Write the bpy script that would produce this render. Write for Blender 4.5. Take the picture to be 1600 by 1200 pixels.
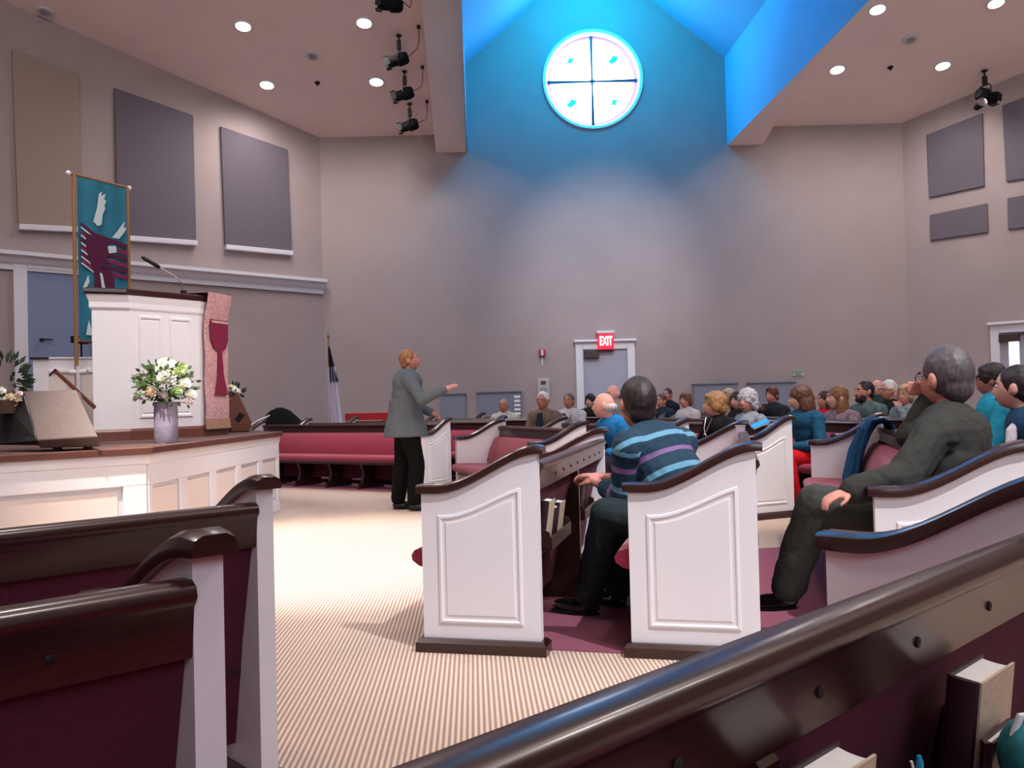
import bpy, bmesh, math, random
from mathutils import Vector, Matrix, noise
random.seed(7)
R_ = math.radians
sc = bpy.context.scene
COL = sc.collection
for o in list(bpy.data.objects): bpy.data.objects.remove(o)

# ---------------------------------------------------------------- camera
FPX = 1380.0; EYE = 1.17
ROLL = R_(1.43); PITCH = math.atan(25 / FPX)
FW = Vector((0, math.cos(PITCH), math.sin(PITCH)))
_r0 = Vector((1, 0, 0)); _u0 = _r0.cross(FW)
RT = _r0 * math.cos(ROLL) - _u0 * math.sin(ROLL)
UP = _u0 * math.cos(ROLL) + _r0 * math.sin(ROLL)
CO = Vector((0, 0, EYE))
cam_d = bpy.data.cameras.new('camera')
cam_d.sensor_fit = 'HORIZONTAL'; cam_d.sensor_width = 36.0
cam_d.lens = FPX / 1600.0 * 36.0
cam_d.clip_start = 0.05; cam_d.clip_end = 200
cam = bpy.data.objects.new('camera', cam_d)
cam.matrix_world = Matrix(((RT.x, UP.x, -FW.x, 0), (RT.y, UP.y, -FW.y, 0), (RT.z, UP.z, -FW.z, EYE), (0, 0, 0, 1)))
COL.objects.link(cam); sc.camera = cam

# surveying helpers: turn a sighting from the eye point into a place in the room
def ray(px, py): return FW + RT * ((px - 800) / FPX) + UP * ((600 - py) / FPX)
def P(px, py, z=0.0):
    d = ray(px, py); return CO + d * ((z - EYE) / d.z)
def D(px, py, y):
    d = ray(px, py); return CO + d * (y / d.y)
def PL(px, py, p, n):
    d = ray(px, py); return CO + d * ((Vector(p) - CO).dot(n) / d.dot(n))

# ---------------------------------------------------------------- world, view, lights
sc.view_settings.view_transform = 'Standard'
sc.view_settings.look = 'None'
sc.view_settings.gamma = 1.0
sc.view_settings.exposure = 0.0
sc.view_settings.use_curve_mapping = False
sc.cycles.use_denoising = True
sc.cycles.max_bounces = 6; sc.cycles.diffuse_bounces = 4; sc.cycles.glossy_bounces = 3
sc.cycles.sample_clamp_indirect = 6.0
sc.cycles.caustics_reflective = False; sc.cycles.caustics_refractive = False
w = bpy.data.worlds.new('world'); sc.world = w; w.use_nodes = True
w.node_tree.nodes['Background'].inputs[0].default_value = (0.5, 0.6, 0.8, 1)
w.node_tree.nodes['Background'].inputs[1].default_value = 0.05

YB = 17.8                                  # back wall
ZC = 6.58; SL = 0.26                       # ceiling height at the back wall and its rise towards the nave
CN = Vector((0, SL, 1)).normalized(); CP = Vector((0, YB, ZC))
SK = 0.04; YN_ = -6.0
def zceil(y): return ZC + SL * (YB - y)

def aim(o, target):
    o.rotation_euler = (Vector(target) - o.location).to_track_quat('-Z', 'Y').to_euler()
def spot(name, loc, target, watts, deg, blend=0.5, color=(1, 1, 1), r=0.12):
    l = bpy.data.lights.new(name, 'SPOT'); l.energy = watts; l.spot_size = R_(deg); l.spot_blend = blend
    l.color = color; l.shadow_soft_size = r
    o = bpy.data.objects.new(name, l); o.location = loc; aim(o, target); COL.objects.link(o); return o
def area(name, loc, target, watts, size, color=(1, 1, 1), shape='DISK', size_y=None, spread=180):
    l = bpy.data.lights.new(name, 'AREA'); l.energy = watts; l.shape = shape; l.size = size; l.color = color
    if size_y: l.size_y = size_y
    l.spread = R_(spread)
    o = bpy.data.objects.new(name, l); o.location = loc; aim(o, target); COL.objects.link(o); return o

NEUT = (1.0, 0.93, 0.90); COOL = (0.86, 0.92, 1.0); BLUE = (0.0, 0.56, 1.0)
# recessed ceiling lamps: the eight in view, then the rest of the same grid over the congregation
DL_PX = [(380, 40), (569, 35), (417, 132), (588, 127), (1371, 14), (1308, 108), (1473, 102), (1556, 4)]
DL = [PL(px, py, CP, CN) for px, py in DL_PX]
for p in DL: spot('downlight_lamp', p - CN * 0.06, p - Vector((0, 0, 5)), 330, 165, 1.0, NEUT, 0.3)
for x, y in ((-6, 7.5), (-3.2, 7.5), (-6, 3.5), (7, 6.5), (10, 6.5), (9.4, 2.5)):
    spot('downlight_lamp', (x, y, zceil(y) - 0.06), (x, y, 0), 470, 165, 1.0, NEUT, 0.2)
# stage spots on the nave lighting bar aimed at the chancel and the floor before it
spot('stage_lamp', (1.0, 5.0, 9.0), (-3.3, 8.6, 1.6), 2100, 22, 0.7, (1.0, 0.95, 0.92), 0.1)
spot('stage_lamp', (-3.5, 3.5, 9.0), (-1.5, 7.0, 0.0), 10500, 27, 0.8, (1.0, 0.93, 0.86), 0.1)
spot('stage_lamp', (4.0, 5.0, 9.0), (1.6, 9.2, 0.3), 2500, 22, 0.8, (1.0, 0.95, 0.92), 0.1)
spot('stage_lamp', (4.5, -1.0, 9.0), (0.9, 5.0, 0.3), 4300, 26, 0.8, (0.93, 0.95, 1.0), 0.1)
spot('stage_lamp', (-0.5, -0.5, 9.0), (-3.1, 7.0, 0.6), 450, 18, 0.9, (0.96, 0.97, 1.0), 0.1)
spot('stage_lamp', (0.5, 5.0, 9.0), (-2.0, 12.3, 0.5), 2200, 18, 0.9, (1.0, 0.95, 0.92), 0.1)
spot('wall_wash_lamp', (1.9, 11.5, 7.8), (1.9, YB, 3.6), 1500, 38, 1.0, (1.0, 0.96, 0.95), 0.2)
# added cool fill light, unseen, at the wall behind the congregation
area('rear_fill_light', (3.0, YN_ + 0.3, 6.0), (1.0, 12, 5.0), 440, 7.0, (0.74, 0.83, 1.0), 'RECTANGLE', 4.0)
# added point fills high over the nave, out of view, brightening ceiling and walls
for x, y in ((-4.5, 4.0), (7.5, 4.0), (1.5, 1.5)):
    l = bpy.data.lights.new('nave_fill_lamp', 'POINT'); l.energy = 420; l.color = (1.0, 0.95, 0.9); l.shadow_soft_size = 0.4
    o = bpy.data.objects.new('nave_fill_lamp', l); o.location = (x, y, 8.4); COL.objects.link(o)
# blue wash inside the vault over the nave
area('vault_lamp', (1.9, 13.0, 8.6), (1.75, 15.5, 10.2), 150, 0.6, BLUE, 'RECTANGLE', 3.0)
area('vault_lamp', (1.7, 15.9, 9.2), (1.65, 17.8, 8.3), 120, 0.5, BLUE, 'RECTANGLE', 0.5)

# ---------------------------------------------------------------- materials
def lin(c):
    return tuple(((x / 255) / 12.92 if x / 255 <= 0.04045 else ((x / 255 + 0.055) / 1.055) ** 2.4) for x in c) + (1.0,)
MATS = {}
def mat(name, rgb, rough=0.6, metal=0.0, var=0.0, scale=8.0, stretch=None, bump=0.0, coat=0.0, emit=None, estr=0.0, sheen=0.0, spec=0.5):
    if name in MATS: return MATS[name]
    m = bpy.data.materials.new(name); m.use_nodes = True; nt = m.node_tree; b = nt.nodes['Principled BSDF']
    b.inputs['Base Color'].default_value = lin(rgb); b.inputs['Roughness'].default_value = rough
    b.inputs['Metallic'].default_value = metal; b.inputs['Coat Weight'].default_value = coat; b.inputs['Coat Roughness'].default_value = 0.12
    b.inputs['Specular IOR Level'].default_value = spec
    if sheen: b.inputs['Sheen Weight'].default_value = sheen
    if emit: b.inputs['Emission Color'].default_value = lin(emit); b.inputs['Emission Strength'].default_value = estr
    if var or bump:
        tc = nt.nodes.new('ShaderNodeTexCoord'); mp = nt.nodes.new('ShaderNodeMapping')
        nt.links.new(tc.outputs['Object'], mp.inputs[0])
        if stretch: mp.inputs['Scale'].default_value = stretch
        nz = nt.nodes.new('ShaderNodeTexNoise'); nz.inputs['Scale'].default_value = scale; nz.inputs['Detail'].default_value = 4
        nt.links.new(mp.outputs[0], nz.inputs['Vector'])
        if var:
            r = nt.nodes.new('ShaderNodeValToRGB'); c = lin(rgb)
            r.color_ramp.elements[0].position = 0.3; r.color_ramp.elements[1].position = 0.7
            r.color_ramp.elements[0].color = tuple(x * (1 - var) for x in c[:3]) + (1,)
            r.color_ramp.elements[1].color = tuple(min(1, x * (1 + var)) for x in c[:3]) + (1,)
            nt.links.new(nz.outputs['Fac'], r.inputs[0]); nt.links.new(r.outputs[0], b.inputs['Base Color'])
        if bump:
            bp = nt.nodes.new('ShaderNodeBump'); bp.inputs['Strength'].default_value = bump; bp.inputs['Distance'].default_value = 0.02
            nt.links.new(nz.outputs['Fac'], bp.inputs['Height']); nt.links.new(bp.outputs[0], b.inputs['Normal'])
    MATS[name] = m; return m

M_WALL = mat('wall_paint', (154, 139, 138), 0.85, var=0.04, scale=1.5, bump=0.05)
M_CEIL = mat('ceiling_paint', (236, 218, 214), 0.9, var=0.03, scale=1.2)
M_VAULT = mat('vault_blue_glow_tint', (104, 200, 240), 0.8)  # blue glow of the vault lamps is put into the base colour
M_TRIM = mat('trim_paint', (205, 203, 210), 0.45)
M_WHITE = mat('white_satin_paint', (226, 222, 226), 0.38, var=0.02, scale=3)
M_WHITE2 = mat('cream_paint', (222, 208, 200), 0.5)
M_WOOD = mat('dark_cherry_wood', (47, 21, 18), 0.28, var=0.35, scale=9, stretch=(1, 12, 12), coat=0.25)
M_WOOD2 = mat('brown_wood', (104, 62, 50), 0.35, var=0.25, scale=8, stretch=(1, 10, 10), coat=0.2)
M_RED = mat('maroon_upholstery', (142, 34, 62), 0.85, var=0.12, scale=60, bump=0.08, sheen=0.25)
M_REDB = mat('maroon_back_cloth', (78, 16, 40), 0.9, var=0.1, scale=60, bump=0.08)
M_GREY = mat('grey_acoustic_cloth', (94, 87, 97), 0.95, var=0.06, scale=80, bump=0.05)
M_BEIGE = mat('beige_acoustic_cloth', (146, 128, 120), 0.95, var=0.05, scale=80, bump=0.05)
M_BLACK = mat('black_metal', (18, 18, 22), 0.5, spec=0.3)
M_BLACKCLOTH = mat('black_cloth', (9, 14, 15), 0.9, var=0.2, scale=6, bump=0.1, spec=.1)
M_CHROME = mat('chrome', (180, 180, 185), 0.25, metal=1.0)
M_PAPER = mat('page_paper', (226, 222, 216), 0.8, var=0.05, scale=40, stretch=(1, 1, 30))
M_BOOK = mat('dark_book_cover', (44, 18, 30), 0.45)
M_DOOR = mat('door_paint', (150, 150, 165), 0.5)
M_DOORB = mat('blue_lit_door_tint', (112, 124, 156), 0.5)  # blue light falling on the left door, put into its colour
M_GRILLE = mat('speaker_grille', (26, 20, 22), 0.9, var=0.4, scale=120, bump=0.3)
M_CARPET_RED = mat('maroon_carpet', (136, 74, 92), 0.95, var=0.1, scale=90, bump=0.15)

def carpet_mat():
    m = bpy.data.materials.new('ribbed_beige_carpet'); m.use_nodes = True; nt = m.node_tree; b = nt.nodes['Principled BSDF']
    b.inputs['Roughness'].default_value = 0.95; b.inputs['Specular IOR Level'].default_value = 0.1
    tc = nt.nodes.new('ShaderNodeTexCoord'); mp = nt.nodes.new('ShaderNodeMapping'); mp.inputs['Rotation'].default_value = (0, 0, R_(-2.6))
    nt.links.new(tc.outputs['Object'], mp.inputs[0])
    sx = nt.nodes.new('ShaderNodeSeparateXYZ'); nt.links.new(mp.outputs[0], sx.inputs[0])
    ml = nt.nodes.new('ShaderNodeMath'); ml.operation = 'MULTIPLY'; ml.inputs[1].default_value = 2 * math.pi / 0.0205
    nt.links.new(sx.outputs[0], ml.inputs[0])
    sn = nt.nodes.new('ShaderNodeMath'); sn.operation = 'SINE'; nt.links.new(ml.outputs[0], sn.inputs[0])
    mr = nt.nodes.new('ShaderNodeMapRange'); mr.inputs[1].default_value = -0.7; mr.inputs[2].default_value = 0.6
    nt.links.new(sn.outputs[0], mr.inputs[0])
    nz = nt.nodes.new('ShaderNodeTexNoise'); nz.inputs['Scale'].default_value = 130; nt.links.new(tc.outputs['Object'], nz.inputs['Vector'])
    r = nt.nodes.new('ShaderNodeValToRGB')
    r.color_ramp.elements[0].color = lin((166, 139, 124)); r.color_ramp.elements[1].color = lin((224, 203, 186))
    nt.links.new(mr.outputs[0], r.inputs[0])
    mx = nt.nodes.new('ShaderNodeMixRGB'); mx.blend_type = 'MULTIPLY'; mx.inputs[0].default_value = 0.25
    nt.links.new(r.outputs[0], mx.inputs[1]); nt.links.new(nz.outputs['Fac'], mx.inputs[2]); nt.links.new(mx.outputs[0], b.inputs['Base Color'])
    bp = nt.nodes.new('ShaderNodeBump'); bp.inputs['Strength'].default_value = 0.35; bp.inputs['Distance'].default_value = 0.006
    nt.links.new(mr.outputs[0], bp.inputs['Height']); nt.links.new(bp.outputs[0], b.inputs['Normal'])
    return m
M_CARPET = carpet_mat()

# ---------------------------------------------------------------- mesh helpers
class MB:
    def __init__(s): s.v = []; s.f = []
    def add(s, vs, fs, M=None):
        n = len(s.v)
        s.v += [tuple(M @ Vector(p)) if M else tuple(p) for p in vs]
        s.f += [tuple(i + n for i in f) for f in fs]
        return s
    def box(s, x0, x1, y0, y1, z0, z1, M=None):
        vs = [(x, y, z) for z in (z0, z1) for y in (y0, y1) for x in (x0, x1)]
        return s.add(vs, [(0, 2, 3, 1), (4, 5, 7, 6), (0, 1, 5, 4), (1, 3, 7, 5), (3, 2, 6, 7), (2, 0, 4, 6)], M)
    def loft(s, rings, cap=True, closed=True, M=None):
        n = len(rings[0]); vs = [p for r in rings for p in r]; fs = []
        for i in range(len(rings) - 1):
            for j in range(n if closed else n - 1):
                k = (j + 1) % n
                fs.append((i * n + j, i * n + k, (i + 1) * n + k, (i + 1) * n + j))
        if cap:
            fs.append(tuple(range(n - 1, -1, -1))); b = (len(rings) - 1) * n; fs.append(tuple(b + j for j in range(n)))
        return s.add(vs, fs, M)
    def prism(s, poly, d, M=None):          # poly of 3-D points, d extrusion vector
        d = Vector(d); a = [Vector(p) for p in poly]; return s.loft([a, [p + d for p in a]], M=M)
    def tube(s, pts, r, n=8, M=None, flat=1.0):
        pts = [Vector(p) for p in pts]; rs = r if isinstance(r, (list, tuple)) else [r] * len(pts); rings = []
        nrm = None
        for i, p in enumerate(pts):
            t = (pts[min(i + 1, len(pts) - 1)] - pts[max(i - 1, 0)]).normalized()
            if nrm is None:
                nrm = t.orthogonal().normalized()
            nrm = (nrm - t * nrm.dot(t)).normalized(); bn = t.cross(nrm)
            rings.append([p + (nrm * math.cos(a) + bn * math.sin(a) * flat) * rs[i] for a in [2 * math.pi * k / n for k in range(n)]])
        return s.loft(rings, M=M)
    def lathe(s, prof, c=(0, 0, 0), n=24, M=None):
        c = Vector(c); rings = [[c + Vector((r * math.cos(2 * math.pi * k / n), r * math.sin(2 * math.pi * k / n), z)) for k in range(n)] for r, z in prof]
        return s.loft(rings, M=M)
    def ell(s, c, rad, rot=None, nu=14, nv=10, M=None):
        c = Vector(c); vs = []; fs = []
        for i in range(nv + 1):
            th = math.pi * i / nv
            th = min(max(th, 0.001), math.pi - 0.001)
            for j in range(nu):
                ph = 2 * math.pi * j / nu
                p = Vector((rad[0] * math.sin(th) * math.cos(ph), rad[1] * math.sin(th) * math.sin(ph), rad[2] * math.cos(th)))
                if rot is not None: p = rot @ p
                vs.append(c + p)
        for i in range(nv):
            for j in range(nu):
                k = (j + 1) % nu; fs.append((i * nu + j, (i + 1) * nu + j, (i + 1) * nu + k, i * nu + k))
        fs.append(tuple(range(nu))); fs.append(tuple(nv * nu + j for j in range(nu - 1, -1, -1)))
        return s.add(vs, fs, M)
    def capsule(s, p0, p1, r0, r1, n=12):
        p0 = Vector(p0); p1 = Vector(p1); t = p1 - p0; L = t.length
        t = t / L if L > 1e-6 else Vector((0, 0, 1)); a = t.orthogonal().normalized(); b = t.cross(a); rings = []
        def ring(c, r): rings.append([c + (a * math.cos(2 * math.pi * k / n) + b * math.sin(2 * math.pi * k / n)) * r for k in range(n)])
        for q in (88, 60, 30): ring(p0 - t * r0 * math.sin(R_(q)), r0 * math.cos(R_(q)))
        for u in (0, 0.5, 1): ring(p0.lerp(p1, u), r0 + (r1 - r0) * u)
        for q in (30, 60, 88): ring(p1 + t * r1 * math.sin(R_(q)), r1 * math.cos(R_(q)))
        return s.loft(rings)
    def mesh(s, name):
        me = bpy.data.meshes.new(name); me.from_pydata(s.v, [], s.f)
        bm = bmesh.new(); bm.from_mesh(me); bmesh.ops.recalc_face_normals(bm, faces=bm.faces); bm.to_mesh(me); bm.free()
        return me
    def build(s, name, m, parent=None, smooth=35, bevel=0.0, org=None):
        if org is not None:
            o_ = Vector(org); s.v = [tuple(Vector(p) - o_) for p in s.v]
        me = s.mesh(name); me.materials.append(m)
        if smooth:
            me.polygons.foreach_set('use_smooth', [True] * len(me.polygons)); me.set_sharp_from_angle(angle=R_(smooth))
        ob = bpy.data.objects.new(name, me); COL.objects.link(ob)
        if parent is not None: ob.parent = parent
        if bevel:
            md = ob.modifiers.new('bevel', 'BEVEL'); md.width = bevel; md.segments = 2; md.limit_method = 'ANGLE'; md.angle_limit = R_(40)
        return ob
def tag(o, label, cat, group=None, kind=None):
    if label: o['label'] = label
    if cat: o['category'] = cat
    if group: o['group'] = group
    if kind: o['kind'] = kind
    return o
def thing(name, loc, label, cat, rz=0.0, group=None):
    o = bpy.data.objects.new(name, None); o.empty_display_size = 0.1; COL.objects.link(o)
    o.location = loc; o.rotation_euler = (0, 0, rz)
    o.matrix_world = Matrix.Translation(Vector(loc)) @ Matrix.Rotation(rz, 4, 'Z')
    return tag(o, label, cat, group)
def struct(o): o['kind'] = 'structure'; return o
def slab(pts, n, t, mb=None):               # flat plate: face points, thickness t along n
    mb = mb or MB(); n = Vector(n); return mb.prism([Vector(p) for p in pts], n * t)
# ================================================================ the room
XL, XR = -3.77, 8.02
NL = Vector((1, -1, 0)).normalized(); PLW = Vector((XL, YB, 0))     # left slanted wall: inward normal, a point
NR = Vector((-1, -1, 0)).normalized(); PRW = Vector((XR, YB, 0))
FAR = 8.6
cl = Vector((XL - FAR, YB - FAR, 0)); cr = Vector((XR + FAR, YB - FAR, 0)); YN = -6.0
fl = MB(); fl.prism([(XL, YB, -0.1), (cl.x, cl.y, -0.1), (cl.x, YN, -0.1), (cr.x, YN, -0.1), (cr.x, cr.y, -0.1), (XR, YB, -0.1)], (0, 0, 0.1))
struct(fl.build('floor', M_CARPET, smooth=0))
def wallpanel(name, a, b, n, top=None):
    za = zceil(a.y) + 0.3; zb = zceil(b.y) + 0.3
    mb = MB(); mb.prism([(a.x, a.y, 0), (b.x, b.y, 0), (b.x, b.y, zb), (a.x, a.y, za)], -n * 0.2)
    return struct(mb.build(name, M_WALL, smooth=0))
wallpanel('wall_left', cl, Vector((XL, YB, 0)), NL)
wallpanel('wall_right', Vector((XR, YB, 0)), cr, NR)
wallpanel('wall_far_left', Vector((cl.x, YN, 0)), cl, Vector((1, 0, 0)))
wallpanel('wall_far_right', cr, Vector((cr.x, YN, 0)), Vector((-1, 0, 0)))
wallpanel('wall_rear', Vector((cr.x, YN, 0)), Vector((cl.x, YN, 0)), Vector((0, 1, 0)))

# beams and vault over the nave
BLo, BLi = D(681, 237, YB).x, D(729, 238, YB).x
BRi, BRo = D(1137, 219, YB).x, D(1192, 217, YB).x
ZB = D(705, 238, YB).z; ZE = 8.0; XM = (BLi + BRi) / 2; ZP = ZE + (BRi - XM) * 0.84
VY = 8.5
def sk(x, y): return x + SK * (YB - y)
# back wall with a round opening
WC = D(926, 124, YB); WR = 0.975
def back_wall():
    mb = MB(); n = 64; h = 1.3
    ring = []; sq = []
    for k in range(n):
        a = 2 * math.pi * k / n; c, s_ = math.cos(a), math.sin(a); m_ = max(abs(c), abs(s_))
        ring.append((WC.x + WR * c, WC.z + WR * s_)); sq.append((WC.x + h * c / m_, WC.z + h * s_ / m_))
    vs = [(x, YB, z) for x, z in ring] + [(x, YB, z) for x, z in sq] + [(x, YB + 0.3, z) for x, z in ring]
    fs = [(k, (k + 1) % n, n + (k + 1) % n, n + k) for k in range(n)] + [(k, (k + 1) % n, 2 * n + (k + 1) % n, 2 * n + k) for k in range(n)]
    mb.add(vs, fs)
    x0, x1, z0, z1 = WC.x - h, WC.x + h, WC.z - h, WC.z + h
    for a, b, c, d in ((XL, x0, 0, 12), (x1, XR, 0, 12), (x0, x1, 0, z0), (x0, x1, z1, 12)):
        mb.add([(a, YB, c), (b, YB, c), (b, YB, d), (a, YB, d)], [(0, 1, 2, 3)])
    return struct(mb.build('wall_back', M_WALL, smooth=0))
back_wall()
def ceil_poly(pts, name='ceiling', m=M_CEIL):
    mb = MB(); mb.prism(pts, (0, 0, 0.15)); return struct(mb.build(name, m, smooth=0))
def cz(x, y): return (x, y, zceil(y))
ceil_poly([cz(XL, YB), cz(cl.x, cl.y), cz(cl.x, YN), cz(sk(BLo, YN) + 0.3, YN), cz(BLo + 0.3, YB)])
ceil_poly([cz(XR, YB), cz(BRo - 0.3, YB), cz(sk(BRo, YN) - 0.3, YN), cz(cr.x, YN), cz(cr.x, cr.y)])
ceil_poly([cz(sk(BLo, VY), VY), cz(sk(BLo, YN), YN), cz(sk(BRo, YN), YN), cz(sk(BRo, VY), VY)])
for a, b, nm in ((BLo, BLi, 'trim_beam_left'), (BRi, BRo, 'trim_beam_right')):
    mb = MB(); dz = ZC - ZB + 0.35
    ra = [(a, YB, ZB), (b, YB, ZB), (b, YB, ZB + dz), (a, YB, ZB + dz)]
    q = YB - YN
    mb.loft([ra, [(x + SK * q, YN, z + SL * q) for x, y, z in ra]])
    struct(mb.build(nm, M_CEIL, smooth=0))
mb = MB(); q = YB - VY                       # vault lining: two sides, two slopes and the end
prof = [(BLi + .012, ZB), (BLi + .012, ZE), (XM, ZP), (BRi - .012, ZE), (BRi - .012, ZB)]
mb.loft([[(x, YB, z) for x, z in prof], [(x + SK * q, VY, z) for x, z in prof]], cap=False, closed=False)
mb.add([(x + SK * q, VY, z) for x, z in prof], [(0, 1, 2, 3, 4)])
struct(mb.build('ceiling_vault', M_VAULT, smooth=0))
# round window
win = struct(thing('window_1', (WC.x, YB + 0.12, WC.z), None, None))
M_PANE = mat('lit_window_glass', (255, 255, 255), 0.3, emit=(255, 252, 255), estr=5.0)
M_PINK = mat('pink_border_glass', (250, 160, 240), 0.3, emit=(246, 120, 246), estr=0.9)
M_TEAL = mat('teal_glass', (20, 200, 180), 0.3, emit=(30, 215, 190), estr=0.9)
M_LEAD = mat('dark_lead', (16, 40, 74), 0.5)
M_BLUEFR = mat('round_frame_paint', (200, 205, 220), 0.5)
def sector(r0, r1, a0, a1, y0, t, n=16):
    pts = [(r1 * math.cos(R_(a0 + (a1 - a0) * k / n)), y0, r1 * math.sin(R_(a0 + (a1 - a0) * k / n))) for k in range(n + 1)]
    if r0 > 0.01: pts += [(r0 * math.cos(R_(a1 - (a1 - a0) * k / n)), y0, r0 * math.sin(R_(a1 - (a1 - a0) * k / n))) for k in range(n + 1)]
    else: pts.append((0, y0, 0))
    return MB().prism(pts, (0, t, 0))
for k in range(4):
    sector(0.0, 0.855, 90 * k, 90 * k + 90, 0.03, 0.01).build('pane', M_PANE, win, smooth=0)
    sector(0.855, 0.925, 90 * k, 90 * k + 90, 0.025, 0.012).build('border_pane', M_PINK, win, smooth=0)
    a = R_(45 + 90 * k); c = Vector((0.62 * math.cos(a), 0.015, 0.62 * math.sin(a)))
    mb = MB(); sh = [(-.07, -.02), (-.02, .03), (0.0, .075), (.05, .05), (.085, .075), (.07, .0), (.02, -.05), (-.03, -.065)] if k % 2 == 0 else [(-.09, -.07), (-.02, -.03), (.03, -.05), (.03, .0), (.1, .06), (.03, .04), (-.02, .055), (-.03, .0)]
    mb.prism([(c.x + x * 1.3, c.y, c.z + z * 1.3) for x, z in sh], (0, 0.01, 0)); mb.build('motif', M_TEAL, win, smooth=0)
mb = MB()
for k in range(4):
    c, s_ = [(1, 0), (0, 1), (-1, 0), (0, -1)][k]; w0, w1 = 0.03, 0.014
    pts = [(c * 0.05 + s_ * w1, s_ * 0.05 - c * w1), (c * 0.93 + s_ * w0, s_ * 0.93 - c * w0), (c * 0.93 - s_ * w0, s_ * 0.93 + c * w0), (c * 0.05 - s_ * w1, s_ * 0.05 + c * w1)]
    MB().prism([(x, -0.005, z) for x, z in pts], (0, 0.03, 0)).build('mullion', M_LEAD, win, smooth=0)
star = [(0.13 * math.cos(R_(90 * k)), 0.13 * math.sin(R_(90 * k))) if j == 0 else (0.035 * math.cos(R_(90 * k + 45)), 0.035 * math.sin(R_(90 * k + 45))) for k in range(4) for j in (0, 1)]
MB().prism([(x, -0.012, z) for x, z in star], (0, 0.03, 0)).build('center_star', M_LEAD, win, smooth=0)
n = 64; prof = [(0.92, 0.05), (0.92, -0.06), (0.96, -0.15), (1.015, -0.17), (1.02, -0.12), (0.97, -0.1)]
rings = [[(r * math.cos(2 * math.pi * k / n), y, r * math.sin(2 * math.pi * k / n)) for k in range(n)] for r, y in prof]
MB().loft(rings, cap=False).build('window_frame', M_BLUEFR, win)

# recessed lamps, vents, sprinklers in the ceiling
M_LAMP = mat('lamp_lens', (255, 255, 255), 0.4, emit=(255, 255, 255), estr=14.0)
rotc = Vector((0, 0, 1)).rotation_difference(CN).to_matrix().to_4x4()
dl_lab = ['left ceiling downlight, front row, left of two', 'left ceiling downlight, front row, nearest the stage spotlights', 'left ceiling downlight, far row, above the grey panels', 'left ceiling downlight, far row, beside the stage spotlights',
          'right ceiling downlight, front row, nearer the beam', 'right ceiling downlight, far row, nearest the right beam', 'right ceiling downlight, far row, nearer the hanging spotlight', 'right ceiling downlight, front row, cut by the top edge']
for p, lab in zip(DL, dl_lab):
    t = thing('ceiling_downlight', p, lab, 'ceiling light', group='recessed ceiling downlights'); t.matrix_world = Matrix.Translation(p) @ rotc
    MB().lathe([(0.12, -0.012), (0.12, -0.018), (0.001, -0.018), (0.001, -0.012)], n=24).build('lens', M_LAMP, t)
    MB().lathe([(0.12, 0.0), (0.15, 0.0), (0.148, -0.012), (0.122, -0.024), (0.12, -0.012)], n=24).build('trim_ring', M_TRIM, t)
for (px, py), lab in (((70, 18), 'round ceiling vent near upper left, above beige panel'), ((488, 86), 'round ceiling vent between the left downlights'), ((1422, 61), 'round ceiling vent between the right downlights')):
    p = PL(px, py, CP, CN); t = thing('ceiling_vent', p, lab, 'vent', group='ceiling vents'); t.matrix_world = Matrix.Translation(p) @ rotc
    for r in (0.05, 0.09, 0.13):
        MB().lathe([(r - 0.022, -0.005), (r, -0.004), (r, -0.03), (r - 0.012, -0.03)], n=20).build('ring', M_TRIM, t)
    MB().lathe([(0.13, -0.002), (0.13, -0.004), (0.001, -0.004), (0.001, -0.002)], n=20).build('throat', mat('vent_dark', (70, 60, 66), 0.9), t)
for (px, py), lab in (((496, 129), 'small dark ceiling sprinkler left of the beams'), ((1391, 105), 'small dark ceiling sprinkler right of the beams')):
    p = PL(px, py, CP, CN); t = thing('ceiling_sprinkler', p, lab, 'sprinkler', group='ceiling sprinklers'); t.matrix_world = Matrix.Translation(p) @ rotc
    MB().lathe([(0.001, 0), (0.05, 0), (0.05, -0.015), (0.001, -0.015)], n=14).build('flange', M_BLACK, t)
    MB().lathe([(0.001, -0.01), (0.018, -0.01), (0.018, -0.06), (0.001, -0.06)], n=10).build('nozzle', M_BLACK, t)

# acoustic panels on the slanted walls
def wall_quad(px4, pp, nn, t, off=0.0):
    pts = [PL(x, y, pp, nn) + nn * off for x, y in px4]; return slab(pts, nn, t)
def wall_thing(name, px4, pp, nn, t, m, label, cat, group=None, frame=None):
    pts = [PL(x, y, pp, nn) for x, y in px4]; pts = [q_ + nn * 0.004 for q_ in pts]; c = sum(pts, Vector()) / 4
    r = thing(name, c, label, cat, group=group)
    slab(pts, nn, t).build('panel', m, r, smooth=0, bevel=0.01, org=c)
    if frame:
        lo = [pts[3], pts[2]]; dz = Vector((0, 0, -0.09))
        slab([lo[0], lo[1], lo[1] + dz, lo[0] + dz], nn, t + 0.05).build('ledge', M_TRIM, r, smooth=0, bevel=0.01, org=c)
    return r
wall_thing('acoustic_panel', [(17, 78), (122, 116), (127, 356), (27, 351)], PLW, NL, 0.05, M_BEIGE, 'beige acoustic panel at far left of the slanted wall', 'wall panel', 'left wall acoustic panels', True)
wall_thing('acoustic_panel', [(177, 138), (300, 181), (305, 377), (182, 368)], PLW, NL, 0.05, M_GREY, 'tall grey acoustic panel behind the hanging banner', 'wall panel', 'left wall acoustic panels', True)
wall_thing('acoustic_panel', [(343, 198), (447, 234), (454, 393), (350, 383)], PLW, NL, 0.05, M_GREY, 'grey acoustic panel right of the banner, nearest the corner', 'wall panel', 'left wall acoustic panels', True)
wall_thing('acoustic_panel', [(1449, 211), (1536, 177), (1539, 291), (1453, 309)], PRW, NR, 0.04, M_GREY, 'large upper grey panel right of the corner on right wall', 'wall panel', 'right wall acoustic panels')
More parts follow.
